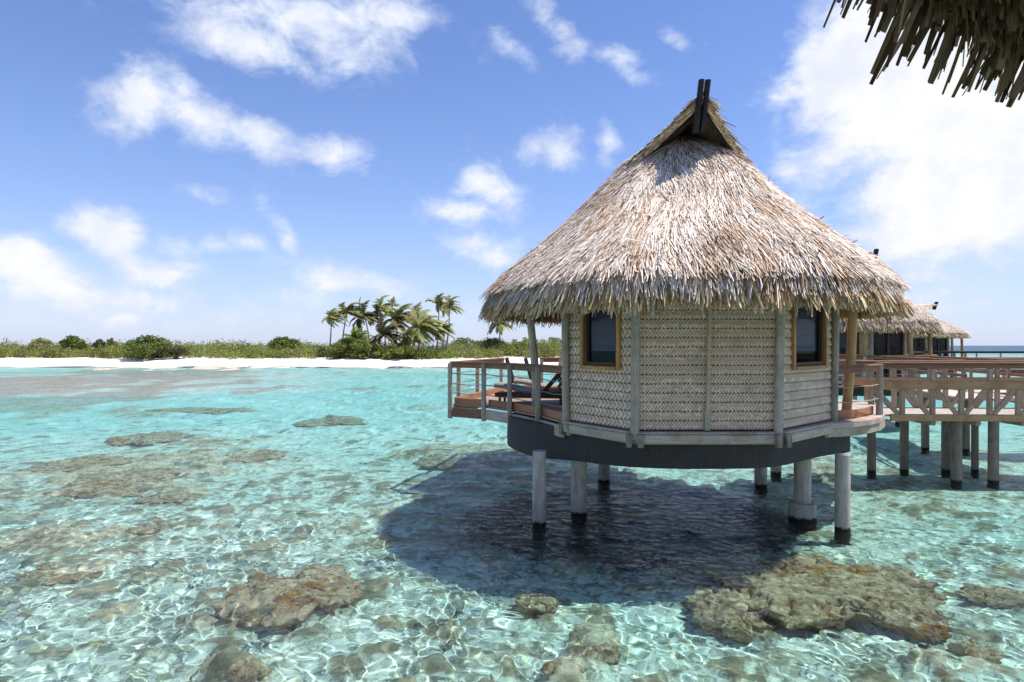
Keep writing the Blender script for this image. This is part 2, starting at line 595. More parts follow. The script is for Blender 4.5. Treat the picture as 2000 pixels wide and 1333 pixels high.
# lagoon water is clear over the near shallows, more turquoise over the deeper channel towards the island, deep blue outside
chan = g.sstep(py_, 9.0, 34.0)
shore = g.sstep(py_, 60.0, 100.0)
big = g.noise(g.n('ShaderNodeMapping', {0: pos, 3: (.05, .09, .05)}).outputs[0], 1.0, 4, .6)
tint = g.mix(chan, (.76, .955, .935), (.61, .945, .96))
tint = g.mix(shore, tint, (.72, .95, .95))
tint = g.mix(g.m('MULTIPLY', g.sstep(big.outputs[0], .42, .68), .6), tint, (.50, .91, .935))
tint = g.mix(g.sstep(g.m('MULTIPLY_ADD', px_, .0, py_), 160, 420), tint, (.10, .42, .62))
flat = g.n('ShaderNodeVectorMath', {0: g.n('ShaderNodeMapping', {0: g.vm('ADD', pos, (46, -58, 0)), 3: (1 / 34, 1 / 27, 0)}).outputs[0]}, operation='LENGTH').outputs['Value']
fln = g.m('ADD', flat, g.m('MULTIPLY', g.m('SUBTRACT', big.outputs[0], .5), 1.2))
tint = g.mix(g.sstep(fln, .45, 1.15, .75, 0), tint, (.84, .93, .94))      # thin water over the reef flat
refr = g.n('ShaderNodeBsdfRefraction', {'Color': tint, 'IOR': 1.333, 'Roughness': 0.0})
rip = g.noise(g.n('ShaderNodeMapping', {0: pos, 3: (1.0, 1.7, 1)}).outputs[0], 3.2, 5, .62, .3)
swl = g.noise(g.n('ShaderNodeMapping', {0: pos, 3: (.35, .8, 1)}).outputs[0], 1.2, 4, .6)
hgt = g.m('ADD', g.m('MULTIPLY', rip.outputs[0], .13), g.m('MULTIPLY', swl.outputs[0], g.sstep(py_, 14, 60, 0, .5)))
bmp = g.n('ShaderNodeBump', {'Height': hgt, 'Strength': .6, 'Distance': 1.0})
gl = g.n('ShaderNodeBsdfGlossy', {'Roughness': .025, 'Normal': bmp.outputs[0]})
fr = g.n('ShaderNodeFresnel', {0: 1.333, 'Normal': bmp.outputs[0]})
fac = g.m('MULTIPLY', g.m('MINIMUM', fr.outputs[0], .34), .92)
mx = g.n('ShaderNodeMixShader', {0: fac, 1: refr.outputs[0], 2: gl.outputs[0]})
g.t.links.new(mx.outputs[0], outn.inputs[0])
water.data.materials.append(wm)
water.cycles.is_caustics_caster = True

# ------------------------------------------------------------------ sea bed
PATCH = [  # brown reef patches, some under the bungalow added to darken its shadow: photo px centre, half sizes, weight
    (190, 930, 260, 75, 1.0), (330, 865, 150, 30, .8), (100, 1060, 180, 45, .8), (150, 1130, 160, 40, .5), (120, 745, 320, 26, 1.4), (60, 790, 150, 26, 1.3),
    (420, 803, 130, 10, .9), (660, 826, 110, 9, .7), (900, 890, 130, 24, 1.0), (500, 892, 90, 22, .7), (330, 970, 120, 26, .7), (1600, 1150, 230, 80, .5), (1930, 1180, 110, 60, .5),
    (1400, 950, 200, 30, .3), (1620, 920, 160, 30, .6), (1900, 1290, 170, 60, .7), (1300, 1110, 260, 60, .7), (740, 990, 110, 22, .3), (590, 1175, 160, 65, .7), (180, 1210, 190, 60, .4),
    (1060, 1195, 80, 34, .6), (1180, 1280, 70, 40, .7), (1100, 1325, 60, 20, .6), (480, 1330, 90, 22, .7), (860, 1290, 90, 40, .4), (1270, 1000, 300, 60, 1.1), (1150, 930, 150, 30, .9), (980, 735, 80, 6, .3), (650, 760, 300, 8, .35), (700, 1010, 120, 20, .35), (240, 1080, 100, 26, .5)]
PW = []
for cx, cy, rx, ry, wt in PATCH:
    c = on_bed(cx, cy, .9)
    e1 = on_bed(cx + rx, cy, .9)
    lo, hi = on_bed(cx, cy + ry, .9), on_bed(cx, max(cy - ry, 694), .9)
    PW.append((c.x, .5 * (lo.y + hi.y), (e1 - c).length, .5 * (hi.y - lo.y), wt))


def reef(X, Y):
    m_ = np.zeros_like(X)
    wx = X + 1.6 * (fbm(X * .5, Y * .5, 3, 4) - .5)
    wy = Y + 1.6 * (fbm(X * .5, Y * .5, 9, 4) - .5) + .05 * Y * (fbm(X * .15, Y * .1, 19, 3) - .5)
    for cx, cy, rx, ry, wt in PW:
        m_ = np.maximum(m_, wt * np.exp(-1.1 * (((wx - cx) / rx) ** 2 + ((wy - cy) / ry) ** 2)))
    n = fbm(X * 1.1, Y * 1.1, 5, 5, .6)
    far = sm(Y, 14, 40)
    nf = fbm(X * .16, Y * .10, 6, 5, .6)
    n3 = fbm(X * .5, Y * .22, 8, 4, .6)
    r = m_ * 1.05 + (n - .5) * 1.9 * (1 - far) + ((nf - .5) * 2.3 + (n3 - .5) * 2.0) * far
    return sm(r, .38, .80)


def lumps(X, Y):
    n = fbm(X * 2.4, Y * 2.4, 21, 4, .6)
    return sm(n, .54, .68)


def bed_z(X, Y):
    rf = reef(X, Y)
    base = -.95 - .35 * sm(Y, 13, 28) + .22 * (fbm(X * .3, Y * .3, 31, 3) - .5)
    base = base + (1.15) * sm(Y, 62, 104) * np.where(Y > 130, 1, 1) - 5.5 * sm(Y, 150, 500)
    return base + rf * (.26 + .85 * (fbm(X * 1.8, Y * 1.8, 25, 5, .62) - .36)) + .20 * lumps(X, Y) + .03 * (fbm(X * 7, Y * 7, 27, 2) - .5)


def bed_col(X, Y):
    rf = reef(X, Y)
    lp = lumps(X, Y) * .9 * (1 - sm(Y, 16, 40) * .5)
    c = np.zeros(X.shape + (3,))
    c[..., 0] = rf
    c[..., 1] = np.maximum(lp, 0)
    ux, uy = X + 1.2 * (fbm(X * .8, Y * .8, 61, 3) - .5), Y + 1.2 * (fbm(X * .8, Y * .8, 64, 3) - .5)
    c[..., 2] = np.exp(-(((ux - 2.4) / 3.9) ** 2 + ((uy - 13.3) / 2.9) ** 2) ** 1.5)  # mask of the painted darkening in the bungalow's shadow area
    return c


by = np.array([-400, -40, 0, 3] + graded(4.5, 17, .075, 1500, 1.03))
bxr = graded(0, 14, .085, 1600, 1.07)
bx = np.array(sorted([-x for x in bxr[1:]] + bxr))
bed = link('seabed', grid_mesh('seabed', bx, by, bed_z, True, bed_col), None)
tag(bed, kind='structure')
bed.cycles.is_caustics_receiver = True


def coral_color(g, pos, obj_scale=1.0):
    n1 = g.noise(pos, 2.2, 6, .65, .5).outputs[0]
    n2 = g.noise(pos, 9.0, 6, .7).outputs[0]
    vo = g.n('ShaderNodeTexVoronoi', {'Vector': pos, 'Scale': 7.0, 'Randomness': 1.0})
    c = g.mix(g.sstep(n1, .44, .68), (.88, .64, .47), (.46, .28, .17))
    c = g.mix(g.sstep(n2, .48, .68), c, (.92, .76, .60))
    c = g.mix(g.m('MULTIPLY', g.sstep(n2, .46, .36), .9), c, (.12, .08, .045))
    c = g.mix(g.m('MULTIPLY', g.sstep(vo.outputs['Distance'], .3, .75), .35), c, (.09, .07, .045))
    return c, n1, n2


bm_, g, b = new_mat('seabed_sand_and_rubble', .95, .05)
pos = g.n('ShaderNodeNewGeometry').outputs['Position']
at = g.n('ShaderNodeAttribute', attribute_name='Col')
sc3 = g.n('ShaderNodeSeparateColor', {0: at.outputs['Color']})
cc, n1, n2 = coral_color(g, pos)
sandn = g.noise(pos, 1.1, 5, .6).outputs[0]
fine = g.noise(pos, 16, 4, .65).outputs[0]
sand = g.mix(g.sstep(sandn, .35, .7), (.86, .83, .75), (.72, .70, .61))
sand = g.mix(g.m('MULTIPLY', g.sstep(fine, .56, .70), .55), sand, (.33, .31, .23))
edge = g.m('ADD', sc3.outputs[0], g.m('MULTIPLY', g.m('SUBTRACT', n2, .5), 2.0))
nearf = g.sstep(g.n('ShaderNodeSeparateXYZ', {0: pos}).outputs[1], 12, 26, 1, .4)
mid = g.noise(pos, 4.5, 5, .7, .6).outputs[0]
sand = g.mix(g.m('MULTIPLY', g.sstep(mid, .47, .60), g.m('MULTIPLY', nearf, .82)), sand, (.21, .20, .13))
mid2 = g.noise(pos, 1.7, 6, .72, .5).outputs[0]
sand = g.mix(g.m('MULTIPLY', g.sstep(mid2, .50, .62), g.m('MULTIPLY', nearf, .7)), sand, (.34, .28, .19))
spk = g.noise(pos, 9.0, 5, .75, .8).outputs[0]
sand = g.mix(g.m('MULTIPLY', g.sstep(spk, .53, .62), g.m('MULTIPLY', nearf, .7)), sand, (.16, .15, .095))
sand = g.mix(g.m('MULTIPLY', g.sstep(spk, .46, .36), .5), sand, (.93, .90, .83))
c = g.mix(g.sstep(edge, .25, .62), sand, cc)
e2 = g.m('ADD', sc3.outputs[1], g.m('MULTIPLY', g.m('SUBTRACT', n2, .5), .8))
c = g.mix(g.m('MULTIPLY', g.sstep(e2, .35, .65), .85), c, g.mix(g.sstep(n1, .4, .6), (.46, .31, .19), (.21, .17, .10)))
# near-black painted into the bed to deepen the bungalow's shadow
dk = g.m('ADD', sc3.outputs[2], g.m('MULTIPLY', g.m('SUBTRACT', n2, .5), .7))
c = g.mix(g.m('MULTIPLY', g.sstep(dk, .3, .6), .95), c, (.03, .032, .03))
# far reef flat has a mauve cast
c = g.mix(g.m('MULTIPLY', g.sstep(g.n('ShaderNodeSeparateXYZ', {0: pos}).outputs[1], 25, 50), g.m('MULTIPLY', sc3.outputs[0], .6)), c, (.54, .40, .35))
set_in(g, b, 'Base Color', c)
bump(g, b, n2, .5, .05)
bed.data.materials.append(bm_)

mat_coral, g, b = new_mat('coral_rock', .95, .05)
pos = g.n('ShaderNodeNewGeometry').outputs['Position']
cc, n1, n2 = coral_color(g, pos)
oc = g.noise(pos, 1.2, 4, .6).outputs[0]
cc = g.mix(g.m('MULTIPLY', g.sstep(oc, .57, .64), .85), cc, (.50, .21, .04))
cc = g.mix(1.0, cc, (1.0, .90, .80, 1), 'MULTIPLY')
set_in(g, b, 'Base Color', cc)
bump(g, b, n2, 1.0, .08)


def coral_head(px, py, hw, hh, depth, high, label, seed, ang=0.0):
    c = on_bed(px, py, depth)
    rx = (on_bed(px + hw, py, depth) - c).length
    ry = .5 * (on_bed(px, py - hh, depth).y - on_bed(px, py + hh, depth).y)
    nu, nv = 170, 48
    th = np.linspace(0, 2 * math.pi, nu, endpoint=False)
    t = np.linspace(0, 1, nv)
    T, A = np.meshgrid(t, th, indexing='ij')
    out = 1 + 1.0 * (fbm(np.cos(A) * 2.0 + seed * 7.7, np.sin(A) * 2.0 + 3, seed, 5, .66) - .5)
    rr = np.where(T < .72, T / .72, 1 - .26 * ((T - .72) / .28)) * out
    X, Y = rx * rr * np.cos(A), ry * rr * np.sin(A)
    prof = np.where(T < .72, 1 - .35 * (T / .72) ** 3, .65 * (1 - (T - .72) / .28) - .25 * (T - .72) / .28)
    nz = fbm((X + seed) * 2.2, (Y - seed) * 2.2, seed + 2, 5, .62)
    Z = high * prof * (.35 + 1.3 * nz) + .11 * (fbm((X - seed) * 6, (Y + seed) * 6, seed + 5, 4, .6) - .5) * (T < .95)
    cr = 1 - np.abs(2 * fbm((X + 3 * seed) * 2.6, (Y + seed) * 2.6, seed + 9, 3, .55) - 1) * 2.2
    Z -= (.30 * high * np.clip(cr, 0, 1) ** 3) * (T < .9)
    lim = depth - .10                                   # the heads stay just under the surface
    Z = np.where(Z > lim * .6, lim * .6 + lim * .4 * np.tanh((Z - lim * .6) / (lim * .4)), Z)
    X += .10 * (fbm(X * 4, Y * 4, seed + 3, 2) - .5)
    ca, sa = math.cos(ang), math.sin(ang)
    co = np.stack([X * ca - Y * sa, X * sa + Y * ca, Z], -1).reshape(-1, 3)
    i = np.arange(nu * nv).reshape(nv, nu)
    j = np.roll(i, -1, 1)
    f = np.stack([i[:-1], i[1:], j[1:], j[:-1]], -1).reshape(-1, 4)
    o = link('coral_head', quads_mesh('coral_head', co, f, None, True), mat_coral)
    o.location = (c.x, c.y, -depth - .05)
    o.cycles.is_caustics_receiver = True
    tag(o, label, 'coral head', 'coral heads in the lagoon')
    return o


CH = [
    (1610, 1165, 205, 70, 1.3, .62, 'largest tan and ochre coral outcrop under the water before the bungalow', 1),
    (1765, 1215, 80, 32, 1.3, .45, 'brown coral lobe at the right end of the largest outcrop', 2),
    (1425, 1205, 70, 45, 1.3, .42, 'pale brown coral lobe at the left end of the largest outcrop', 3),
    (590, 1175, 128, 52, 1.3, .55, 'wide flat grey brown coral head alone on pale sand near the lower left', 4),
    (96, 1062, 36, 14, 1.3, .40, 'small rounded ochre coral head near the left edge of the photo', 5),
    (290, 1037, 34, 11, 1.3, .30, 'small dark brown coral head right of the rounded ochre one', 6),
    (330, 975, 62, 14, 1.3, .32, 'low dark coral strip right of the broad tan coral plates', 7),
    (200, 958, 95, 18, 1.3, .40, 'broad tan coral plate at the front of the left reef', 8),
    (250, 935, 90, 16, 1.3, .40, 'tan coral plate in the middle of the left reef', 9),
    (165, 905, 80, 18, 1.3, .38, 'olive brown coral plate at the back of the left reef', 10),
    (290, 858, 62, 12, 1.4, .45, 'pinkish tan coral ridge farthest back on the left reef', 11),
    (120, 1125, 80, 22, 1.3, .30, 'dull olive coral patch below the rounded ochre head', 12),
    (1053, 1190, 44, 20, 1.3, .34, 'round brown coral clump at the front edge of the bungalow shadow', 13),
    (1100, 1322, 40, 14, 1.3, .36, 'orange brown coral clump cut by the bottom edge of the photo', 14),
    (1182, 1288, 32, 17, 1.3, .32, 'small olive coral clump just above the orange clump at the bottom', 15),
    (1180, 1243, 17, 16, 1.3, .28, 'smallest brown coral knob between the round clump and the olive clump', 16),
    (480, 1325, 46, 14, 1.3, .34, 'dark brown coral clump at the bottom edge left of the middle', 17),
    (1790, 1143, 38, 12, 1.3, .30, 'small flat coral slab behind the right end of the largest outcrop', 18),
    (505, 893, 45, 12, 1.4, .40, 'dark coral mound between the left reef and the bungalow', 19),
    (650, 826, 70, 7, 1.6, .50, 'thin dark coral bar halfway between the beach and the left reef', 20),
    (400, 803, 90, 7, 1.6, .50, 'long dark coral bar left of and behind the thin one', 21),
    (870, 903, 62, 14, 1.4, .45, 'tan coral mound in the open water left of the bungalow piles', 22),
    (1905, 1275, 45, 22, 1.3, .30, 'grey coral patch in the lower right corner', 23),
    (1935, 1170, 60, 20, 1.3, .30, 'mottled brown coral patch at the right edge above the corner patch', 24)]
for (px, py, hw, hh, dp, hi, lb, sd) in CH:
    coral_head(px, py, hw, hh, dp - .42, hi * 1.3, lb, sd)

# ------------------------------------------------------------------ island
def shore_y(X):
    return 101 + np.where(X > -6, .035 * np.maximum(X + 6, 0) ** 1.9, 0) + 1.6 * (fbm(X * .05, X * 0 + 2, 70, 3) - .5) * 2 + .004 * np.minimum(X + 60, 0) ** 2


def veg_y(X):
    return shore_y(X) + 11 + np.maximum(X - 2, 0) * .5 + 3.0 * (fbm(X * .12, X * 0 + 5, 74, 3) - .5) * 2


def island_z(X, Y):
    s = np.minimum(Y - shore_y(X), (np.where(X > 5, 420, 215) - Y))
    s = np.minimum(s, (95 - X) * .8)
    z = np.where(s < 0, .06 * s, 1.15 * sm(s, 0, 13) + .45 * sm(s, 10, 40))
    return z + .12 * (fbm(X * .4, Y * .4, 77, 4) - .5) * sm(s, -1, 3)


island = link('beach', grid_mesh('beach', np.concatenate([np.arange(-330, -130, 5), np.arange(-130, 40, .7), np.arange(40, 130, 3)]),
                                 np.concatenate([np.arange(92, 135, .5), np.arange(135, 450, 4)]), island_z), None)
tag(island, kind='structure')
mb_, g, b = new_mat('coral_sand_beach', .95, .1)
pos = g.n('ShaderNodeNewGeometry').outputs['Position']
z = g.n('ShaderNodeSeparateXYZ', {0: pos}).outputs[2]
n = g.noise(g.n('ShaderNodeMapping', {0: pos, 3: (.5, 1.2, 1)}).outputs[0], .9, 5, .65).outputs[0]
n2 = g.noise(pos, 3.0, 4, .7).outputs[0]
c = g.mix(n, (.70, .63, .54), (.78, .74, .67))
wl_ = g.m('MULTIPLY_ADD', n, -.42, z)
c = g.mix(g.sstep(wl_, -.16, .06, .6, 0), c, (.58, .44, .35))
wr_ = g.m('MULTIPLY', g.sstep(n2, .60, .66), g.sstep(g.m('ABSOLUTE', g.m('SUBTRACT', z, .30)), .12, .26, 1, 0))
c = g.mix(wr_, c, (.10, .07, .05))
set_in(g, b, 'Base Color', c)
bump(g, b, n2, .4, .05)
island.data.materials.append(mb_)


# ------------------------------------------------------------------ foliage builders
def leaf_quads(C, size, rng_, flat=.0, colors=None, aspect=.5):
    """random leaf-shaped quads round the points C"""
    n = len(C)
    d = rng_.normal(size=(n, 3))
    d[:, 2] = d[:, 2] * (1 - flat) + .15
    d /= np.linalg.norm(d, axis=1, keepdims=True)
    q = rng_.normal(size=(n, 3))
    q -= d * (q * d).sum(1, keepdims=True)
    q /= np.linalg.norm(q, axis=1, keepdims=True)
    L = size * rng_.uniform(.6, 1.3, n)[:, None]
    w = q * L * aspect * .5
    v = np.stack([C - d * L * .5, C + w, C + d * L * .5, C - w], 1).reshape(-1, 3)
    f = np.arange(4 * n).reshape(n, 4)
    col = np.repeat(colors, 4, 0)
    return v, f, col


def palette(n, cols, rng_, jit=.25):
    cols = np.array(cols)
    c = cols[rng_.integers(0, len(cols), n)]
    return np.clip(c * rng_.uniform(1 - jit, 1 + jit, (n, 1)), 0, 1)


SCRUB = [(.19, .22, .04), (.25, .27, .05), (.14, .175, .035), (.28, .27, .06), (.17, .20, .05)]
GREEN = [(.13, .18, .035), (.165, .21, .04), (.10, .14, .028), (.20, .225, .055)]


def gz(x, y):
    return float(island_z(np.array([[x]]), np.array([[y]]))[0, 0])


def shrub(px, top, halfpx, d, label, seed, cols=GREEN, dens=1.0, kind='shrub', stem_h=.5, airy=0.0):
    """a bush with several stems and a lobed crown of leaf clumps"""
    r_ = np.random.default_rng(seed)
    x = (px - 1000) / FPX * d
    zb = gz(x, d)
    H = EYE + (675 - top) / FPX * d - zb
    Rr = halfpx / FPX * d * 1.05
    root = empty(kind, (x, d, zb))
    tag(root, label, 'tree' if kind.endswith('tree') else 'shrub', 'shrubs and low trees on the island')
    nb = 40
    cl = []
    for i in range(nb):
        a = r_.uniform(0, 6.28)
        rr = Rr * math.sqrt(r_.uniform(0, 1)) * .82
        top_ = H * math.sqrt(max(.05, 1 - (rr / Rr) ** 2 * .9)) * r_.uniform(.86, 1.03)
        lo_ = stem_h * H * .6
        zz = top_ - r_.uniform(.05, .25) * (top_ - lo_) if r_.random() < .65 else r_.uniform(lo_, top_)
        cl.append((rr * math.cos(a), rr * math.sin(a), max(.2, zz - .2 * H * .5), Rr * r_.uniform(.20, .36)))
    C, K = [], []
    for (cx, cy, cz, cr) in cl:
        n = int(130 * dens)
        q = r_.normal(size=(n, 3))
        q /= np.linalg.norm(q, axis=1, keepdims=True)
        q *= (r_.uniform(.45, 1.0, (n, 1))) * cr
        q[:, 2] *= .7
        C.append(q + (cx, cy, cz))
        K.append(palette(n, cols, r_, .25) * r_.uniform(.75, 1.25))
    C, K = np.concatenate(C), np.concatenate(K)
    keep = C[:, 2] > .05
    v, f, col = leaf_quads(C[keep], .34 if airy == 0 else .26, r_, .3, K[keep], .6)
    link('crown', quads_mesh('crown', v, f, col), mat_leaf, root)
    st = MB((0, 0, 0))
    for i in range(6):
        cx, cy, cz, cr = cl[i]
        st.tube([(cx * .1, cy * .1, -.2), (cx * .45, cy * .45, cz * .5), (cx, cy, cz)], [.10, .07, .03], 6)
    st.build('trunk', mat_trunk, root)
    return root


def palm(px, top, d, trunk_px, crown_px, label, seed, lean=(0, 0), n=20, wind=.5, cols=None, droop=1.0, zbase=None):
    r_ = np.random.default_rng(seed)
    cols = cols or [(.25, .27, .075), (.30, .30, .10), (.19, .215, .06), (.34, .31, .13)]
    xt, zt = (px - 1000) / FPX * d, EYE + (675 - top) / FPX * d
    xb = (trunk_px - 1000) / FPX * d
    zb = gz(xb, d) if zbase is None else zbase
    root = empty('palm_tree', (xb, d, zb))
    tag(root, label, 'palm tree', 'coconut palms on the island')
    top_p = Vector((xt - xb, r_.uniform(-.4, .4), zt - zb))
    tr = MB()
    pts, rd = [], []
    bend = Vector((lean[0], lean[1], 0))
    for i in range(9):
        t = i / 8
        pts.append(top_p * t + bend * math.sin(t * math.pi) * .5)
        rd.append(.17 - .08 * t + (.08 * (1 - t) ** 6))
    tr.tube(pts, rd, 8)
    tr.build('trunk', mat_trunk, root)
    Lf = crown_px / FPX * d * .84
    V, Fq, K = [], [], []
    nv = 0
    n += 7
    for k in range(n):
        a = 2 * math.pi * (k / n) + r_.uniform(-.25, .25)
        e0 = r_.uniform(-.05, 1.35)
        L = Lf * r_.uniform(.85, 1.12)
        h = np.array([math.cos(a), math.sin(a), 0])
        kc = palette(1, cols, r_, .2)[0]
        if e0 < .0:
            kc = kc * .8 + np.array([.06, .045, .01])
        p = np.array(top_p)
        d_ = h * math.cos(e0) + np.array([0, 0, math.sin(e0)])
        m = 13
        pp, dd = [p.copy()], [d_.copy()]
        for i in range(m):
            d_ = d_ + np.array([wind * .16, wind * .05, -.105 * droop - .05 * i / m])
            d_ /= np.linalg.norm(d_)
            p = p + d_ * L / m
            pp.append(p.copy())
            dd.append(d_.copy())
        for i in range(m):
            side = np.cross(dd[i], [0, 0, 1.0])
            nn_ = np.linalg.norm(side)
            side = side / nn_ if nn_ > .05 else np.array([1.0, 0, 0])
            s0 = .028
            V += [pp[i] - side * s0, pp[i] + side * s0, pp[i + 1] + side * s0, pp[i + 1] - side * s0]
            Fq.append((nv, nv + 1, nv + 2, nv + 3))
            K += [kc * .9 + .03] * 4
            nv += 4
            if i < 1:
                continue
            for sgn in (-1, 1):
                for sub in (0, .5):
                    t = (i + sub) / m
                    ll = L * .27 * math.sin(math.pi * min(1, .18 + t * .80)) * r_.uniform(.75, 1.1)
                    dr = side * sgn * .75 + dd[i] * .75 + np.array([wind * .35, 0, -.55 * r_.uniform(.5, 1.3)])
                    dr /= np.linalg.norm(dr)
                    b0 = pp[i] + (pp[i + 1] - pp[i]) * sub
                    w_ = dd[i] * L * .036
                    V += [b0 - w_, b0 + w_, b0 + dr * ll * .6 + w_ * .9, b0 + dr * ll]
                    Fq.append((nv, nv + 1, nv + 2, nv + 3))
                    K += [kc * r_.uniform(.75, 1.3)] * 4
                    nv += 4
    link('crown', quads_mesh('crown', V, Fq, np.array(K)), mat_leaf, root)
    return root


BROWN = [(.17, .14, .075), (.13, .12, .05), (.20, .17, .09)]
YEL = [(.30, .29, .085), (.24, .25, .075), (.19, .21, .055), (.34, .30, .12)]
PALMS = [
    (647, 625, 118, 641, 40, 'slim palm standing alone at the left end of the palm group', 1, (.3, 0), 17, .9, None, 1.0),
    (678, 612, 120, 667, 50, 'tall windswept green palm second from the left in the palm group', 2, (-.4, 0), 22, 1.0, None, 1.0),
    (713, 620, 121, 720, 50, 'brownish ragged palm with a leaning trunk beside the tallest palm', 3, (.8, 0), 20, .7, BROWN, 1.1),
    (742, 606, 122, 738, 56, 'tallest full palm with bright fronds in the palm group', 4, (.2, 0), 24, .9, None, 1.0),
    (776, 625, 117, 772, 60, 'yellow green full palm in the middle of the palm group', 5, (0, 0), 26, .7, YEL, 1.0),
    (752, 655, 114, 752, 52, 'low brown fronded palm below the tallest palm', 6, (0, 0), 24, .5, BROWN, .8),
    (820, 640, 114, 816, 74, 'large bushy low palm with wide fronds at the right of the palm group', 7, (0, 0), 30, .6, YEL, 1.0),
    (800, 662, 113, 800, 46, 'small low palm in front of the bushy wide palm', 8, (0, 0), 22, .4, None, .8),
    (857, 597, 124, 852, 40, 'thin tall palm left of a matching pair above the scrub', 9, (.2, 0), 18, .7, None, 1.25),
    (878, 600, 123, 869, 40, 'thin tall palm right of a matching pair above the scrub', 10, (.4, 0), 18, .7, None, 1.25),
    (866, 650, 117, 864, 34, 'short dark palm below the pair of thin tall palms', 11, (0, 0), 20, .5, GREEN, .8),
    (700, 665, 116, 700, 44, 'low dark green palm under the brownish leaning palm', 12, (0, 0), 22, .5, GREEN, .8),
    (975, 632, 128, 978, 46, 'lone palm with spread fronds just left of the bungalow eave', 13, (0, 0), 17, .2, None, .95)]
for (px, top, d, tpx, cpx, lb, sd, ln, n, wd, cols, dr) in PALMS:
    palm(px, top, d, tpx, cpx, lb, sd, ln, n, wd, cols, dr)

SHR = [
    (82, 657, 24, 125, 'pale airy bush rising above the scrub at the far left', 21, YEL, .55, 'shrub', .6, 1),
    (143, 652, 24, 124, 'dark green umbrella shaped tree above the scrub at the left', 22, GREEN, 1.2, 'umbrella_tree', .7, 0),
    (194, 657, 13, 124, 'thin greyish half bare bush right of the umbrella shaped tree', 23, [(.13, .12, .08), (.11, .12, .04)], .45, 'shrub', .7, 1),
    (217, 656, 12, 124, 'small yellow green bush right of the greyish bush', 24, YEL, .6, 'shrub', .6, 1),
    (291, 652, 46, 112, 'large dark green dome shaped bush, the biggest on the beach', 25, GREEN, 1.8, 'shrub', .1, 0),
    (345, 676, 24, 112, 'grey green ragged bush on the sand right of the big dome', 26, [(.12, .12, .06), (.09, .10, .03)], .8, 'shrub', .3, 1),
    (555, 653, 30, 124, 'dark rounded tree left of the palm group', 27, GREEN, 1.3, 'low_tree', .6, 0),
    (680, 655, 36, 113, 'dark green mounded bush under the left palms', 28, GREEN, 1.5, 'shrub', .2, 0),
    (722, 661, 26, 112, 'light green bush under the tallest palm', 29, SCRUB, 1.2, 'shrub', .2, 0),
    (780, 668, 30, 111, 'bright green rounded bush in front of the palm group', 30, SCRUB, 1.2, 'shrub', .1, 0),
    (962, 655, 30, 130, 'dark thicket bush at the foot of the lone palm', 31, GREEN, 1.0, 'shrub', .3, 1),
    (1015, 665, 26, 126, 'yellow green bush right of the lone palm behind the deck', 32, SCRUB, 1.0, 'shrub', .2, 0)]
for (px, top, hp, d, lb, sd, cols, dn, kd, sh, ai) in SHR:
    shrub(px, top, hp, d, lb, sd, cols, dn, kd, sh, ai)

# low scrub: one mass that nobody could count
r_ = np.random.default_rng(77)
C, K = [], []
for i in range(2300):
    x = r_.uniform(-150, 60)
    s = r_.uniform(0, 1) ** 1.3 * 26
    y = float(veg_y(np.array([x]))[0]) + s
    zz = gz(x, y)
    hh = r_.uniform(1.0, 1.75) * (1 + .25 * (s > 8)) * (.30 + 1.4 * float(fbm(np.array([x * .16]), np.array([y * .1]), 91, 4)[0])) * 1.42
    rad = r_.uniform(.7, 1.5)
    gap = float(fbm(np.array([x * .25]), np.array([3.0]), 93, 2)[0])
    if gap < .33 and s < 5:
        continue
    n = 85
    q = r_.normal(size=(n, 3))
    q /= np.linalg.norm(q, axis=1, keepdims=True)
    q *= r_.uniform(.5, 1.0, (n, 1)) * np.array([rad, rad, hh * .6])
    q[:, 2] = np.abs(q[:, 2] + hh * .42)
    C.append(q + (x, y, zz))
    tone = SCRUB if r_.random() < .75 else (GREEN if r_.random() < .6 else [(.16, .14, .08), (.12, .115, .05)])
    K.append(palette(n, tone, r_, .2) * r_.uniform(.75, 1.3))
v, f, col = leaf_quads(np.concatenate(C), .33, r_, .1, np.concatenate(K), .55)
tag(link('scrub', quads_mesh('scrub', v, f, col), mat_leaf), 'low yellow green scrub along the top of the white beach', 'scrub', kind='stuff')

# far palm grove on the curve of the island
V, Fq, K = [], [], []
nv = 0
for i in range(150):
    px = r_.uniform(880, 1230)
    d = r_.uniform(250, 400)
    x = (px - 1000) / FPX * d
    zt = EYE + r_.uniform(2, 17) * d / FPX
    n = 60
    q = r_.normal(size=(n, 3))
    q /= np.linalg.norm(q, axis=1, keepdims=True)
    if r_.random() < .45:
        q *= np.array([1.9, 1.9, 1.1]) * r_.uniform(.6, 1.0, (n, 1))
        c0 = q + (x, d, zt - 1)
    else:
        q *= np.array([3.4, 3.4, 2.2]) * r_.uniform(.6, 1.0, (n, 1))
        c0 = q + (x, d, EYE - .6)
    kk = palette(n, GREEN + [(.09, .10, .03)], r_, .25)
    v, f, col = leaf_quads(c0, 1.0, r_, .2, kk, .5)
    V.append(v); Fq.append(f + nv); K.append(col)
    nv += len(v)
    t0 = np.array([[x - .12, d, 1], [x + .12, d, 1], [x + .1, d, zt - 1], [x - .1, d, zt - 1]])
    V.append(t0); Fq.append(np.array([[nv, nv + 1, nv + 2, nv + 3]])); K.append(np.full((4, 3), .12)); nv += 4
tag(link('far_palm_grove', quads_mesh('far_palm_grove', np.concatenate(V), np.concatenate(Fq), np.concatenate(K)), mat_leaf),
    'distant dark green palm grove on the far curve of the island', 'palm grove', kind='stuff')

# ------------------------------------------------------------------ thatch
TH = [(.75, .645, .55), (.69, .575, .475), (.58, .465, .365), (.81, .73, .65), (.42, .30, .20), (.70, .63, .56), (.28, .185, .11), (.76, .65, .54)]
FR = [(.58, .41, .215), (.47, .31, .145), (.68, .50, .29), (.30, .185, .085), (.55, .395, .225), (.76, .60, .39)]


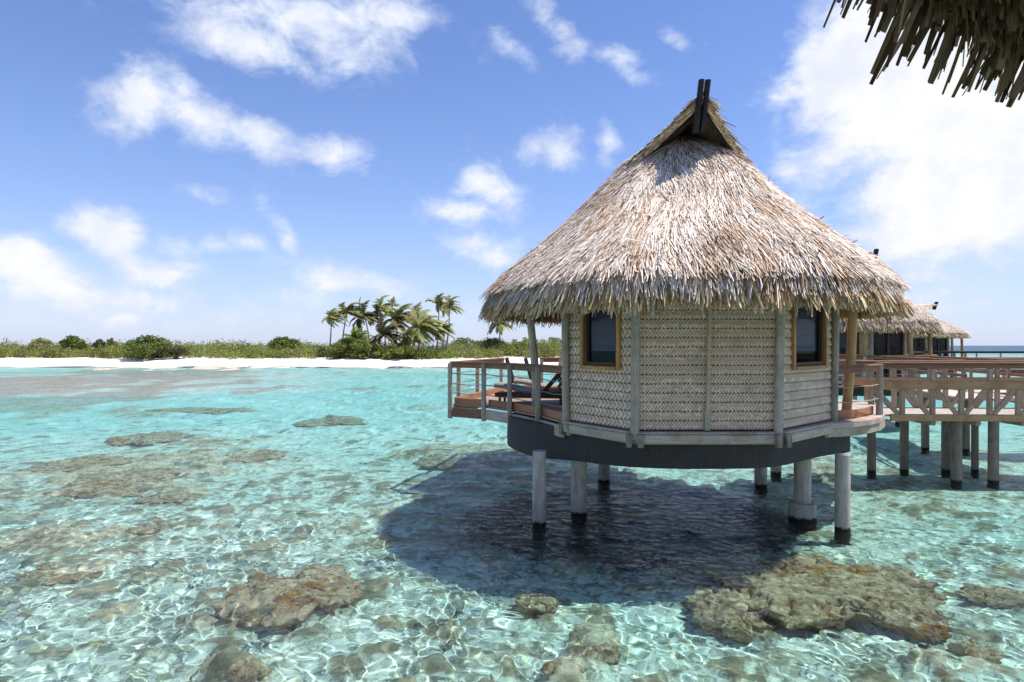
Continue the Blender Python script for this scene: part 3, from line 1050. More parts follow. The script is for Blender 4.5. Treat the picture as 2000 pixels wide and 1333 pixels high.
def strips(Pt, D, N, L, Wd, lift, col, rows=(0, .5, 1.0), wid=(1, 1, .65), curl=None):
    """leaf strips with a fold along the middle"""
    S = np.cross(D, N)
    S /= np.linalg.norm(S, axis=1, keepdims=True)
    V = []
    for t, w in zip(rows, wid):
        c = Pt + D * (L * t)[:, None] + N * (lift * t * t)[:, None]
        if curl is not None:
            c = c + curl * (L * t * t)[:, None]
        fold = N * (Wd * w * .16)[:, None]
        V += [c - S * (Wd * w * .5)[:, None], c + fold, c + S * (Wd * w * .5)[:, None]]
    n, k = len(Pt), len(rows)
    V = np.stack(V, 1).reshape(-1, 3)
    base = (np.arange(n) * 3 * k)[:, None]
    fs = []
    for r in range(k - 1):
        for s in range(2):
            fs.append(base + np.array([[r * 3 + s, r * 3 + s + 1, (r + 1) * 3 + s + 1, (r + 1) * 3 + s]]))
    F_ = np.stack(fs, 1).reshape(-1, 4)
    return V, F_, np.repeat(col, 3 * k, 0)


def joinq(parts):
    V, F_, K, n = [], [], [], 0
    for v, f, c in parts:
        V.append(v); F_.append(f + n); K.append(c)
        n += len(v)
    return np.concatenate(V), np.concatenate(F_), np.concatenate(K)


PROF = np.array([(.02, 4.42), (.5, 4.20), (.945, 3.93), (1.3, 3.62), (2.25, 2.66), (2.9, 2.08), (3.4, 1.66), (3.72, 1.36), (3.88, 1.08), (3.93, .86)])
PL = np.concatenate([[0], np.cumsum(np.linalg.norm(np.diff(PROF, axis=0), axis=1))])


def hexmod(phi):
    return 1 + .018 * np.cos(6 * (phi + R(60)))


def roof_pt(s, phi, off=0.0):
    r = np.interp(s, PL, PROF[:, 0])
    z_ = np.interp(s, PL, PROF[:, 1])
    e = .02
    dr = np.interp(np.minimum(s + e, PL[-1]), PL, PROF[:, 0]) - np.interp(s - e, PL, PROF[:, 0])
    dz = np.interp(np.minimum(s + e, PL[-1]), PL, PROF[:, 1]) - np.interp(s - e, PL, PROF[:, 1])
    q = np.hypot(dr, dz) + 1e-9
    dr, dz = dr / q, dz / q
    r = r * hexmod(phi)
    c, s_ = np.cos(phi), np.sin(phi)
    D = np.stack([dr * c, dr * s_, dz], -1)
    N = np.stack([-dz * c, -dz * s_, dr], -1)
    p = np.stack([r * c, r * s_, z_], -1) + N * np.asarray(off)[..., None]
    return p, D, N, np.stack([-s_, c, 0 * c], -1)


def make_roof(seed, dens=1.0):
    r = np.random.default_rng(seed)
    parts = []
    # solid underlay: outer shell, eave lip, inner shell
    ns, nph = 20, 96
    sv = np.linspace(.02, PL[-1], ns)
    ph = np.linspace(0, 2 * math.pi, nph, endpoint=False)
    Sg, Pg = np.meshgrid(sv, ph, indexing='ij')
    o_, _, _, _ = roof_pt(Sg, Pg, 0 * Sg - .02)
    i_, _, _, _ = roof_pt(Sg, Pg, 0 * Sg - .24)
    co = np.concatenate([o_.reshape(-1, 3), i_[::-1].reshape(-1, 3)])
    idx = np.arange(2 * ns * nph).reshape(2 * ns, nph)
    jd = np.roll(idx, -1, 1)
    f = np.stack([idx[:-1], idx[1:], jd[1:], jd[:-1]], -1).reshape(-1, 4)
    kc = np.tile(np.array([[.13, .09, .055]]), (len(co), 1))
    parts.append((co, f, kc))
    # leaf strips in overlapping, ragged courses
    n = int(74000 * dens)
    s = PL[-1] * np.sqrt(r.uniform(.004, .88, n))
    crs = .17
    s = np.where(r.uniform(size=n) < .6, np.floor(s / crs) * crs + r.normal(0, .025, n), s)
    s = np.clip(s, .05, PL[-1] * .95)
    phi = r.uniform(0, 2 * math.pi, n)
    p, D, N, T = roof_pt(s, phi, r.uniform(.0, .05, n))
    ln = r.normal(.0, .14, n) + .18 * np.sin(phi * 5 + s * 2.3) + .30 * (r.uniform(size=n) < .12) * r.choice([-1, 1], n)
    D2 = D * np.cos(ln)[:, None] + T * np.sin(ln)[:, None]
    roll = r.normal(0, .17, n)
    N2 = N * np.cos(roll)[:, None] + np.cross(D2, N) * np.sin(roll)[:, None]
    L = r.uniform(.28, .70, n)
    patch = fbm(phi * 9, s * 2.2, 8, 4, .6)
    col = palette(n, TH, r, .2) * (.72 + .56 * patch)[:, None]
    br = (fbm(phi * 7 + 9, s * .9, 15, 4, .6) > .56) & (r.uniform(size=n) < .55)
    col[br] *= np.array([.72, .58, .45])
    parts.append(strips(p, D2, N2, L, r.uniform(.009, .024, n), r.uniform(.0, .032, n), col))
    # stray blades sticking out
    n2 = int(260 * dens)
    s = PL[-1] * np.sqrt(r.uniform(.1, .84, n2)); phi = r.uniform(0, 2 * math.pi, n2)
    p, D, N, T = roof_pt(s, phi, np.full(n2, .03))
    a = r.normal(0, .7, n2)
    D2 = D * np.cos(a)[:, None] + T * np.sin(a)[:, None]
    parts.append(strips(p, D2, N, r.uniform(.15, .38, n2), r.uniform(.012, .035, n2), r.uniform(.05, .14, n2), palette(n2, TH, r, .2)))
    return quads_mesh('roof', *joinq(parts))


def make_fringe(seed, dens=1.0, cols=None, wk=1.0):
    cols = cols or FR
    r = np.random.default_rng(seed)
    parts = []
    for (s0, s1, n, tip, out) in ((PL[-1] - .62, PL[-1] - .32, 3600, .30, .55), (PL[-1] - .42, PL[-1] - .10, 4600, .62, .22), (PL[-1] - .12, PL[-1], 5000, .60, .10)):
        n = int(n * dens)
        s = r.uniform(s0, s1, n)
        # clumpy spacing
        phi = r.uniform(0, 2 * math.pi, n)
        phi = phi + .012 * np.sin(phi * 140)
        p, D, N, T = roof_pt(s, phi, r.uniform(-.10, .05, n))
        rad = np.stack([np.cos(phi), np.sin(phi), 0 * phi], -1)
        ragg = fbm(phi * 12, phi * 0 + seed, seed, 4, .65)
        D2 = rad * (out + r.normal(0, .06, n))[:, None] + T * (r.normal(0, .12, n) + .10 * np.sin(phi * 31))[:, None] + np.array([0, 0, -1.0])
        D2 /= np.linalg.norm(D2, axis=1, keepdims=True)
        roll = r.normal(0, .6, n)
        Nn = rad * np.cos(roll)[:, None] + T * np.sin(roll)[:, None] + np.array([0, 0, .1])
        Nn -= D2 * (Nn * D2).sum(1, keepdims=True)
        Nn /= np.linalg.norm(Nn, axis=1, keepdims=True)
        want = p[:, 2] - (tip + .12 * (ragg - .5) * 2)
        L = np.clip(want, .28, .75) * r.uniform(.82, 1.12, n)
        col = palette(n, cols, r, .25) * (.75 + .5 * fbm(phi * 20, s * 3, 5, 3))[:, None]
        parts.append(strips(p, D2, Nn, L, wk * r.uniform(.018, .052, n), r.normal(0, .03, n), col, (0, .35, .7, 1.0), (1, 1, .95, .55), curl=-rad * r.uniform(.0, .14, n)[:, None]))
    # thin broken blades
    n = int(350 * dens)
    phi = r.uniform(0, 2 * math.pi, n)
    p, D, N, T = roof_pt(r.uniform(PL[-1] - .1, PL[-1], n), phi, np.zeros(n))
    D2 = T * r.normal(0, .35, n)[:, None] + np.array([0, 0, -1.0])
    D2 /= np.linalg.norm(D2, axis=1, keepdims=True)
    rad = np.stack([np.cos(phi), np.sin(phi), 0 * phi], -1)
    parts.append(strips(p, D2, rad, r.uniform(.28, .50, n), r.uniform(.008, .02, n), r.normal(0, .05, n), palette(n, cols, r, .25)))
    return quads_mesh('eave_fringe', *joinq(parts))


CAP_F, CAP_B = Vector((0, -1.78, 4.57)), Vector((0, 1.50, 4.74))        # ridge ends, local to the roof centre
CAP_HW, CAP_Z = 1.18, 3.70


def make_cap(seed):
    """steep two-sided ridge roof that overhangs the front gable"""
    r = np.random.default_rng(seed)
    parts = []
    for sg in (-1, 1):
        a0, a1 = np.array(CAP_F), np.array(CAP_B)
        b0, b1 = np.array((sg * CAP_HW, -.64, CAP_Z - .03)), np.array((sg * CAP_HW, .60, CAP_Z))
        def pt(u, v):
            u, v = u[:, None], v[:, None]
            q = (a0 * (1 - u) + a1 * u) * (1 - v) + (b0 * (1 - u) + b1 * u) * v
            sag = -.04 * np.sin(np.pi * v)
            q = q + np.array([0, 0, 1.0]) * sag
            q[:, 2:] -= .10 * np.sin(np.pi * u)
            return q
        slope = (b0 + b1 - a0 - a1) / 2
        Dn = slope / np.linalg.norm(slope)
        Nn = np.cross(np.array([0, 1.0, 0]), Dn) * sg
        Nn /= np.linalg.norm(Nn)
        if Nn[2] < 0:
            Nn = -Nn
        gu, gv = np.meshgrid(np.linspace(0, 1, 10), np.linspace(0, 1, 9), indexing='ij')
        top = pt(gu.ravel(), gv.ravel())
        bot = top - Nn * .11
        i = np.arange(90).reshape(10, 9)
        ft = np.stack([i[:-1, :-1], i[:-1, 1:], i[1:, 1:], i[1:, :-1]], -1).reshape(-1, 4)
        rim = []
        for e in (i[0, :], i[-1, :], i[:, 0], i[:, -1]):
            for q in range(len(e) - 1):
                rim.append((e[q], e[q + 1], e[q + 1] + 90, e[q] + 90))
        parts.append((np.concatenate([top, bot]), np.concatenate([ft, ft[:, ::-1] + 90, np.array(rim)]), np.tile([[.15, .105, .065]], (180, 1))))
        n = 3200
        u, v = r.uniform(0, 1, n), r.uniform(-.04, .76, n)
        p = pt(u, v) + Nn * r.uniform(0, .05, n)[:, None]
        D = (b0 * (1 - u[:, None]) + b1 * u[:, None]) - (a0 * (1 - u[:, None]) + a1 * u[:, None])
        D /= np.linalg.norm(D, axis=1, keepdims=True)
        T = np.array([[0, 1.0, 0]])
        an = r.normal(0, .22, n)[:, None]
        D2 = D * np.cos(an) + T * np.sin(an)
        D2 /= np.linalg.norm(D2, axis=1, keepdims=True)
        N2 = np.tile(Nn, (n, 1)) + r.normal(0, .2, (n, 3))
        N2 -= D2 * (N2 * D2).sum(1, keepdims=True)
        N2 /= np.linalg.norm(N2, axis=1, keepdims=True)
        parts.append(strips(p, D2, N2, r.uniform(.25, .5, n), r.uniform(.018, .045, n), r.uniform(0, .05, n), palette(n, TH, r, .22)))
        # cut ends of the thatch along the front and rear edges
        for uu, fy in ((0.0, -1), (1.0, 1)):
            n = 800
            v = r.uniform(0, .84, n)
            p = pt(np.full(n, uu), v) - Nn * r.uniform(0, .09, n)[:, None] + np.array([0, fy, 0]) * r.uniform(0, .03, n)[:, None]
            e_ = (b0 - a0) if uu == 0 else (b1 - a1)
            e_ = e_ / np.linalg.norm(e_)
            D = np.tile(e_, (n, 1)) + np.array([0, fy, 0]) * r.uniform(0, .22, n)[:, None] + np.array([0, 0, -1]) * r.uniform(.0, .14, n)[:, None]
            D /= np.linalg.norm(D, axis=1, keepdims=True)
            N2 = np.tile(np.array([0.0, fy, .2]), (n, 1)) + r.normal(0, .25, (n, 3))
            N2 -= D * (N2 * D).sum(1, keepdims=True)
            N2 /= np.linalg.norm(N2, axis=1, keepdims=True)
            parts.append(strips(p, D, N2, r.uniform(.15, .34, n), r.uniform(.015, .035, n), r.uniform(0, .04, n), palette(n, FR, r, .2)))
    # ridge saddle
    n = 1500
    u = r.uniform(0, 1, n)
    p = np.array(CAP_F) * (1 - u[:, None]) + np.array(CAP_B) * u[:, None] + np.array([0, 0, .03])
    p[:, 2] -= .10 * np.sin(np.pi * u)
    sg = r.choice([-1, 1], n)
    D = np.stack([sg * r.uniform(.6, 1, n), r.normal(0, .25, n), -r.uniform(.5, .9, n)], -1)
    D /= np.linalg.norm(D, axis=1, keepdims=True)
    N2 = np.stack([sg * .7, 0 * u, 0 * u + .7], -1)
    N2 -= D * (N2 * D).sum(1, keepdims=True)
    N2 /= np.linalg.norm(N2, axis=1, keepdims=True)
    parts.append(strips(p, D, N2, r.uniform(.2, .45, n), r.uniform(.02, .045, n), r.uniform(0, .04, n), palette(n, TH, r, .2)))
    return quads_mesh('ridge_cap', *joinq(parts))


roof_me = make_roof(1)
fringe_me = make_fringe(2)
cap_me = make_cap(3)


def add_roof(root, z0, rz, zs=1.0, with_trim=True, xs=1.0, cs=1.0, fringe=None):
    """roof, fringe, ridge cap, barge boards and finial prongs; z0 = height of the eye datum above the thing's base"""
    out = []
    ro = link('roof', roof_me, mat_thatch, root)
    fo = link('eave_fringe', fringe or fringe_me, mat_thatch, root)
    co = link('ridge_cap', cap_me, mat_thatch, root)
    for o in (ro, fo, co):
        o.location = (0, 0, z0 + .6 * (1 - zs))
        o.rotation_euler = (0, 0, rz)
        o.scale = (xs, cs if o is co else 1, zs)
    if with_trim:
        def trim(name, *bars, mat=mat_dark):
            m = MB()
            for q in bars:
                m.bar(*q)
            o = m.build(name, mat, root)
            o.location = (0, 0, z0 + .6 * (1 - zs))
            o.rotation_euler = (0, 0, rz)
            o.scale = (xs, cs, zs)
            return o
        for sg in (-1, 1):
            trim('barge_board', ((0, -1.62, 4.40), (sg * 1.12, -.70, 3.64), .06, .18))
        trim('finial_board', ((-.115, -1.68, 3.92), (-.050, -1.86, 4.83), .083, .15, (0, 1, 0)))
        trim('finial_board', ((.008, -1.66, 3.94), (.072, -1.84, 4.83), .083, .15, (0, 1, 0)))
    return ro


# ------------------------------------------------------------------ main bungalow
BC = Vector((3.56, 13.40, 0))
ZD = EYE - 1.49                    # deck level
RIDGE = R(-2)
bung = empty('thatched_bungalow', BC)
tag(bung, 'nearest overwater bungalow with pale plaited walls under a steep shaggy thatched roof', 'bungalow', 'overwater bungalows')
add_roof(bung, EYE, RIDGE)


def mb():
    return MB(BC)


C0, C1, C2, C3 = Vector((1.11, 12.5, 0)), Vector((2.13, 11.0, 0)), Vector((4.60, 11.0, 0)), Vector((6.35, 12.6, 0))
WZ0, WZ1 = ZD + .02, 5.05


def wall_panel(a, b_, hole=None, root=bung, org=BC, mat=mat_weave, z0=WZ0, z1=WZ1):
    """plaited wall with bulging courses, built in its own frame (x along, z up, -y outwards); hole = (u0,u1,zlo)"""
    L = (b_ - a).length
    us = list(np.linspace(0, L, 9))
    zz = []
    zc = z0
    while zc < z1 - 1e-4:
        for k in range(5):
            zz.append((zc + .16 * k / 5, k / 5))
        zc += .16
    zz.append((zc, 0))
    if hole:
        us = sorted(us + [hole[0], hole[1]])
    V, F_ = [], []
    for (z_, t) in zz:
        for u in us:
            o_ = (0, -.030, -.029, -.021, -.010)[int(round(t * 5))]
            V.append((u, o_ - .004 * math.sin(u * 9 + z_ * 31), z_))
    nu = len(us)
    for j in range(len(zz) - 1):
        for i in range(nu - 1):
            um = .5 * (us[i] + us[i + 1])
            if hole and hole[0] < um < hole[1] and hole[2] < zz[j][0] + .02 and zz[j][0] < hole[3]:
                continue
            F_.append((j * nu + i, j * nu + i + 1, (j + 1) * nu + i + 1, (j + 1) * nu + i))
    o = link('wall_panel', quads_mesh('wall_panel', V, F_, None, True), mat, root)
    o.location = Vector((a.x, a.y, 0)) - Vector((org.x, org.y, org.z))
    o.rotation_euler = (0, 0, math.atan2(b_.y - a.y, b_.x - a.x))
    return o


def window(a, b_, u0, u1, z0, z1, root=bung, org=BC):
    """outer bamboo frame > sill, inner frame, pane, blind"""
    d = (b_ - a).normalized()
    n = Vector((d.y, -d.x, 0))
    pt = lambda u, z_, o_: Vector((a.x, a.y, 0)) + d * u + n * o_ + Vector((0, 0, z_))
    fr_ = MB(org)
    w = .085
    fr_.bar(pt(u0 + w / 2, z0, .03), pt(u0 + w / 2, z1, .03), w, .10, n)
    fr_.bar(pt(u1 - w / 2, z0, .03), pt(u1 - w / 2, z1, .03), w, .10, n)
    fr_.bar(pt(u0 + w, z1 - w / 2, .03), pt(u1 - w, z1 - w / 2, .03), .10, w)
    f = fr_.build('window', mat_bamboo, root)
    s = MB(org)
    s.bar(pt(u0 + w, z0 + .035, .035), pt(u1 - w, z0 + .035, .035), .11, .07)
    s.build('sill', mat_bamboo, f)
    q = MB(org)
    i0, i1, j0 = u0 + w + .002, u1 - w - .002, z0 + .072
    t = .07
    q.bar(pt(i0 + t / 2, j0, -.02), pt(i0 + t / 2, z1, -.02), t, .10, n)
    q.bar(pt(i1 - t / 2, j0, -.02), pt(i1 - t / 2, z1, -.02), t, .10, n)
    q.bar(pt(i0 + t, j0 + t / 2, -.02), pt(i1 - t, j0 + t / 2, -.02), .10, t)
    q.build('sash', mat_frame, f)
    p_ = MB(org)
    p_.add([pt(i0 + t, j0 + t, -.04), pt(i1 - t, j0 + t, -.04), pt(i1 - t, z1, -.04), pt(i0 + t, z1, -.04)], [(0, 1, 2, 3)])
    p_.build('pane', mat_glass, f)
    bl = MB(org)
    z_ = j0 + t + .22
    while z_ < z1:
        bl.bar(pt(i0 + t + .01, z_, -.09), pt(i1 - t - .01, z_, -.09), .05, .006, Vector((0, 0, 1)) + n * .9)
        z_ += .042
    bl.build('blind', mat_blind, f)
    return f


LW, RW = (C1 - C0).length, (C3 - C2).length
WB = EYE - .445
# left facet runs C0 -> C1; window measured from C0
wall_panel(C0, C1, ((1 - .771) * LW + .05, (1 - .174) * LW - .05, WB, 5.1), mat=mat_weave_wide)
window(C0, C1, (1 - .771) * LW, (1 - .174) * LW, WB, 4.72)
wall_panel(C1, C2)
wall_panel(C2, C3, (.207 * RW + .05, .842 * RW - .05, WB, 5.1), mat=mat_weave_wide)
window(C2, C3, .207 * RW, .842 * RW, WB, 4.72)
BK = [C3, Vector((6.35, 15.2, 0)), Vector((4.7, 16.4, 0)), Vector((2.4, 16.4, 0)), Vector((1.45, 14.6, 0)), C0]
for a, b_ in zip(BK[:-1], BK[1:]):
    wall_panel(a, b_)
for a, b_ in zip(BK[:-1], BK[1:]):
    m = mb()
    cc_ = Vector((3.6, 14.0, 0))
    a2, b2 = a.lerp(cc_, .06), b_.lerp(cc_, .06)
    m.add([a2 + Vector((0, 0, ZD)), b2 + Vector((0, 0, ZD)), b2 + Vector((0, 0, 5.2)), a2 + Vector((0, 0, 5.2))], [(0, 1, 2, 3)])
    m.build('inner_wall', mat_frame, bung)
fl = mb()
fl.prism([(q.x, q.y) for q in [C0, C1, C2] + BK[:-1]], ZD - .06, ZD - .005)
fl.build('floor', mat_deck, bung)

# posts, cane batten
def gpost(x, y, z0, z1, r0, r1, mat, name='post', root=bung, lean=(0, 0), seg=12, org=BC, crook=0.0):
    m = MB(org)
    k = 14
    pts = []
    for i in range(k):
        t = i / (k - 1)
        pts.append((x + lean[0] * t + crook * math.sin(t * 5.0), y + lean[1] * t + crook * .5 * math.sin(t * 7), z0 + (z1 - z0) * t))
    rd = [(r0 + (r1 - r0) * i / (k - 1)) * (1 + .04 * math.sin(i * 2.3)) for i in range(k)]
    m.tube(pts, rd, seg)
    return m.build(name, mat, root)


gpost(1.06, 12.44, ZD - .12, 4.95, .075, .065, mat_post, lean=(-.04, -.04))
gpost(2.11, 10.93, ZD - .13, 4.95, .080, .075, mat_post, lean=(.03, 0))
gpost(4.58, 10.93, ZD - .13, 4.95, .076, .072, mat_post, lean=(.07, 0))
gpost(6.35, 12.53, ZD - .02, 4.95, .075, .068, mat_post, lean=(.06, 0))
gpost(3.37, 10.93, ZD + .38, 4.95, .034, .030, mat_cane, 'batten', lean=(.06, 0), seg=8)
m = mb()
m.bar((3.37, 10.95, ZD + .02), (3.37, 10.95, ZD + .40), .10, .05, (0, 1, 0))
m.build('batten', mat_beam, bung)
# sill boards and floor beams below each wall face
FB = [C0 + Vector((-.06, -.06, 0)), C1 + Vector((-.03, -.10, 0)), C2 + Vector((.03, -.10, 0)), C3 + Vector((.06, -.10, 0))]
for a, b_ in zip(FB[:-1], FB[1:]):
    d = (b_ - a).normalized()
    m = mb()
    m.bar(a + d * .02 + Vector((0, 0, ZD - .12)), b_ - d * .02 + Vector((0, 0, ZD - .12)), .14, .17)
    m.build('floor_beam', mat_beam, bung)
    m = mb()
    m.bar(a + d * .02 + Vector((.0, .03, ZD - .012)), b_ - d * .02 + Vector((0, .03, ZD - .012)), .16, .035)
    m.build('sill_board', mat_post, bung)
for q, r0 in ((FB[1], -R(20)), (FB[2], R(18)), (FB[0], R(-50))):
    for s_ in (-.10, .10):
        m = mb()
        c_ = Vector((q.x + s_ * math.cos(r0), q.y - .06 + s_ * math.sin(r0), 0))
        m.bar(c_ + Vector((0, 0, ZD - .25)), c_ + Vector((0, 0, ZD - .03)), .10, .12, (math.sin(r0), -math.cos(r0), 0))
        m.build('bracket', mat_block, bung)

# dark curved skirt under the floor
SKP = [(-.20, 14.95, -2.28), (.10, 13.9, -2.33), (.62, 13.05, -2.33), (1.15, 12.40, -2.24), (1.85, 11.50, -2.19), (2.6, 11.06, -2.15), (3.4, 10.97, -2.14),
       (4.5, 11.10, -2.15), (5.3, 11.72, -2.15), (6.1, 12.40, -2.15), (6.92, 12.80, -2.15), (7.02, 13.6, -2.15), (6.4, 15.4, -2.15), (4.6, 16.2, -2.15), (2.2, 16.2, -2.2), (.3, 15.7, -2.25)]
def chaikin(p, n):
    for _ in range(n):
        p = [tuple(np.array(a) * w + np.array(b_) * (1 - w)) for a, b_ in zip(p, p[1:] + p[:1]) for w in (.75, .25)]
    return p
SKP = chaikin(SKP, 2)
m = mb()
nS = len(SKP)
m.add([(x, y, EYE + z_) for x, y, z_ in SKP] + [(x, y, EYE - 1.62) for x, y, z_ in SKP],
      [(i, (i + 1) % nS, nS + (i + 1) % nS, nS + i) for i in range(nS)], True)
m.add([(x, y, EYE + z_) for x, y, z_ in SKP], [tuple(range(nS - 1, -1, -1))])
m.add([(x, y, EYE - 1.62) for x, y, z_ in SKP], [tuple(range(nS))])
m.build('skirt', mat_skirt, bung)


def pile(x, y, r0, root, org, ztop=1.34, collar=None, mat=None):
    mat = mat or mat_pile
    m = MB(org)
    m.tube([(x, y, -1.7), (x, y, .6), (x + random.uniform(-.01, .01), y, ztop)], [r0 * 1.02, r0, r0 * .985], 20)
    o = m.build('pile', mat, root)
    o.cycles.is_caustics_receiver = True
    if collar:
        m = MB(org)
        m.tube([(x, y, -1.7), (x, y, collar - .03), (x, y, collar)], [r0 * 1.62, r0 * 1.58, r0 * 1.45], 20)
        o2 = m.build('collar', mat_pile, o)
        o2.cycles.is_caustics_receiver = True
    return o


for (x, y, r_0, cl) in ((.53, 12.35, .135, None), (1.38, 13.1, .165, None), (6.22, 11.95, .135, None), (5.83, 12.75, .165, .30),
                        (2.35, 16.2, .15, None), (6.15, 15.7, .15, None), (7.15, 17.2, .14, None)):
    pile(x, y, r_0, bung, BC, 1.40 if x < 6.9 and x > 0 and y < 15.6 else 1.9, cl)

# left deck with its boards
DK = [Vector((1.05, 12.42, 0)), Vector((.60, 13.55, 0)), Vector((.01, 14.65, 0)), Vector((-.62, 15.55, 0)), Vector((-1.50, 16.15, 0))]
DB = Vector((-.27, 21.0, 0))
DR = Vector((3.2, 21.6, 0))
m = mb()
m.prism([(q.x, q.y) for q in DK + [DB, DR]] + [(4.6, 17.0), (2.4, 16.5), (1.6, 14.6)], ZD - .05, ZD)
m.build('deck', mat_deck, bung)
edge = DK + [DB, DR]
for i, (a, b_) in enumerate(zip(edge[:-1], edge[1:])):
    d = (b_ - a).normalized()
    nrm = Vector((d.y, -d.x, 0))
    if nrm.dot(a - Vector((3, 16.5, 0))) < 0:
        nrm = -nrm
    m = mb()
    m.bar(a + nrm * .03 + d * .03 + Vector((0, 0, ZD - .20)), b_ + nrm * .03 - d * .03 + Vector((0, 0, ZD - .20)), .055, .24)
    m.build('fascia', mat_beam if i < 3 else mat_rail, bung)
    m = mb()
    m.bar(a - nrm * .04 + d * .05 + Vector((0, 0, ZD + .085)), b_ - nrm * .04 - d * .05 + Vector((0, 0, ZD + .085)), .04, .16)
    m.build('kick_board', mat_kick, bung)
# log columns that carry the eave
gpost(.57, 15.05, ZD, 4.75, .105, .085, mat_greylog, 'column', lean=(-.16, -.1), crook=.03)
gpost(7.24, 13.75, ZD + .02, 4.75, .10, .095, mat_log, 'column', lean=(-.05, -.45), crook=.018)

# right porch: boards, kick board, curved front step
m = mb()
PO = [(6.15, 12.45), (6.9, 12.75), (7.7, 13.35), (8.3, 14.3), (9.35, 16.0), (9.35, 17.8), (6.4, 16.4)]
m.prism(PO, ZD - .05, ZD + .0)
m.build('porch_deck', mat_walk, bung)
m = mb()
cur = [(5.98, 12.06), (6.55, 12.28), (7.1, 12.62), (7.6, 13.08), (8.05, 13.7), (8.42, 14.45)]
for (a, b_) in zip(cur[:-1], cur[1:]):
    a, b_ = Vector((*a, 0)), Vector((*b_, 0))
    d = (b_ - a).normalized()
    n_ = Vector((-d.y, d.x, 0))
    z_ = Vector((0, 0, 1))
    q = [a, b_, b_ + n_ * .34, a + n_ * .34]
    m.add([p_ + z_ * (ZD - .10) for p_ in q] + [p_ + z_ * (ZD + .004) for p_ in q], [(0, 1, 5, 4), (4, 5, 6, 7), (3, 2, 1, 0), (2, 3, 7, 6)])
m.build('curved_step', mat_porch, bung)
m = mb()
for (a, b_) in zip(cur[:-1], cur[1:]):
    m.bar((a[0] + .03, a[1] + .10, ZD - .19), (b_[0] + .03, b_[1] + .10, ZD - .19), .06, .17)
m.build('step_riser', mat_beam, bung)
m = mb()
m.bar((5.98, 12.06, ZD - .15), (6.2, 12.42, ZD - .15), .05, .24)
m.build('step_end', mat_post, bung)
KP = [Vector((6.48, 12.72, 0)), Vector((7.05, 13.0, 0)), Vector((7.75, 13.65, 0))]
for a, b_ in zip(KP[:-1], KP[1:]):
    m = mb()
    m.bar(a + Vector((0, 0, ZD + .10)), b_ + Vector((0, 0, ZD + .10)), .04, .17)
    m.build('kick_board', mat_kick, bung)


# ------------------------------------------------------------------ railings
def railing(pts, label, z_top, posts, z_lo, name='deck_railing', cables=(.28, .52, .78), mat=mat_rail, pw=.115, out=0.0, rope=mat_cable, cap=.13, grp='railings of the near bungalow'):
    """handrail on posts with cables; posts = list of points"""
    org = Vector((pts[0].x, pts[0].y, ZD))
    root = empty(name, org)
    tag(root, label, 'railing', grp)
    for a, b_ in zip(pts[:-1], pts[1:]):
        m = MB(org)
        zt = Vector((0, 0, z_top))
        d = (b_ - a).normalized()
        m.bar(a + zt - Vector((0, 0, .02)) - d * .03, b_ + zt - Vector((0, 0, .02)) + d * .03, cap, .04)
        m.bar(a + zt - Vector((0, 0, .10)), b_ + zt - Vector((0, 0, .10)), .05, .12)
        m.build('handrail', mat, root)
    for q in posts:
        m = MB(org)
        m.bar(Vector((q.x, q.y, z_lo)), Vector((q.x, q.y, z_top - .045)), pw, pw, (0, 1, 0))
        m.build('post', mat_post, root)
    for h in cables:
        m = MB(org)
        for a, b_ in zip(pts[:-1], pts[1:]):
            a2, b2 = Vector((a.x, a.y, ZD + h)), Vector((b_.x, b_.y, ZD + h))
            mid = (a2 + b2) / 2 - Vector((0, 0, .02))
            m.tube([a2, mid, b2], .011, 6)
        m.build('cable', rope, root)
    return root


ZR = EYE - .405
def outp(q, k=.075):
    c_ = Vector((3.2, 16.8, 0))
    return q + (q - c_).normalized() * k


railing([DK[0]] + [outp(q, .02) for q in DK[1:]], 'front deck railing with red brown handrail and grey posts left of the plaited wall', ZR,
        [outp(q) for q in DK[1:]], ZD - .36)
bk_posts = [DK[4].lerp(DB, t) for t in (.12, .45, .96)]
railing([outp(DK[4], .02), outp(DB, .02)], 'rear deck railing running away from the outer corner of the left deck', ZR, [outp(q, .05) for q in bk_posts], ZD - .3)
A_, B_ = Vector((.95, 21.2, 0)), Vector((3.0, 21.55, 0))
railing([A_, B_], 'short far deck railing seen behind the crooked grey log column', ZR, [A_.lerp(B_, t) for t in (.02, .33, .66)], ZD - .3)
KR = [Vector((6.42, 12.62, 0)), Vector((7.1, 12.92, 0)), Vector((7.86, 13.58, 0))]
railing(KR, 'short curved porch railing with ropes right of the plaited wall', ZR + .01, [KR[2]], ZD - .2, cables=(.36, .66), rope=mat_rope)
KR2 = [Vector((7.0, 16.6, 0)), Vector((9.3, 17.7, 0))]
railing(KR2, 'back porch railing seen behind the ochre log column', ZR, [KR2[0], KR2[0].lerp(KR2[1], .5), KR2[1]], ZD - .1, cables=(.36, .66), rope=mat_rope)

# ladder rails at the gap in the far deck railing
lo = Vector((-.20, 20.85, ZD))
lad = empty('boarding_ladder', lo)
tag(lad, 'dark wooden boarding ladder leaning at the gap in the rear deck railing', 'ladder')
for s_ in (0, .62):
    m = MB(lo)
    m.bar((-.18 + s_, 20.95, ZR - .02), (.42 + s_, 21.9, ZD - .9), .07, .15)
    m.build('stringer', mat_dark, lad)
for i in range(5):
    t = .35 + i * .15
    m = MB(lo)
    m.bar((-.18 + .60 * t + .04, 20.95 + .95 * t, ZR - 1.98 * t), (-.18 + .60 * t + .58, 20.95 + .95 * t, ZR - 1.98 * t), .16, .03)
    m.build('tread', mat_post, lad)


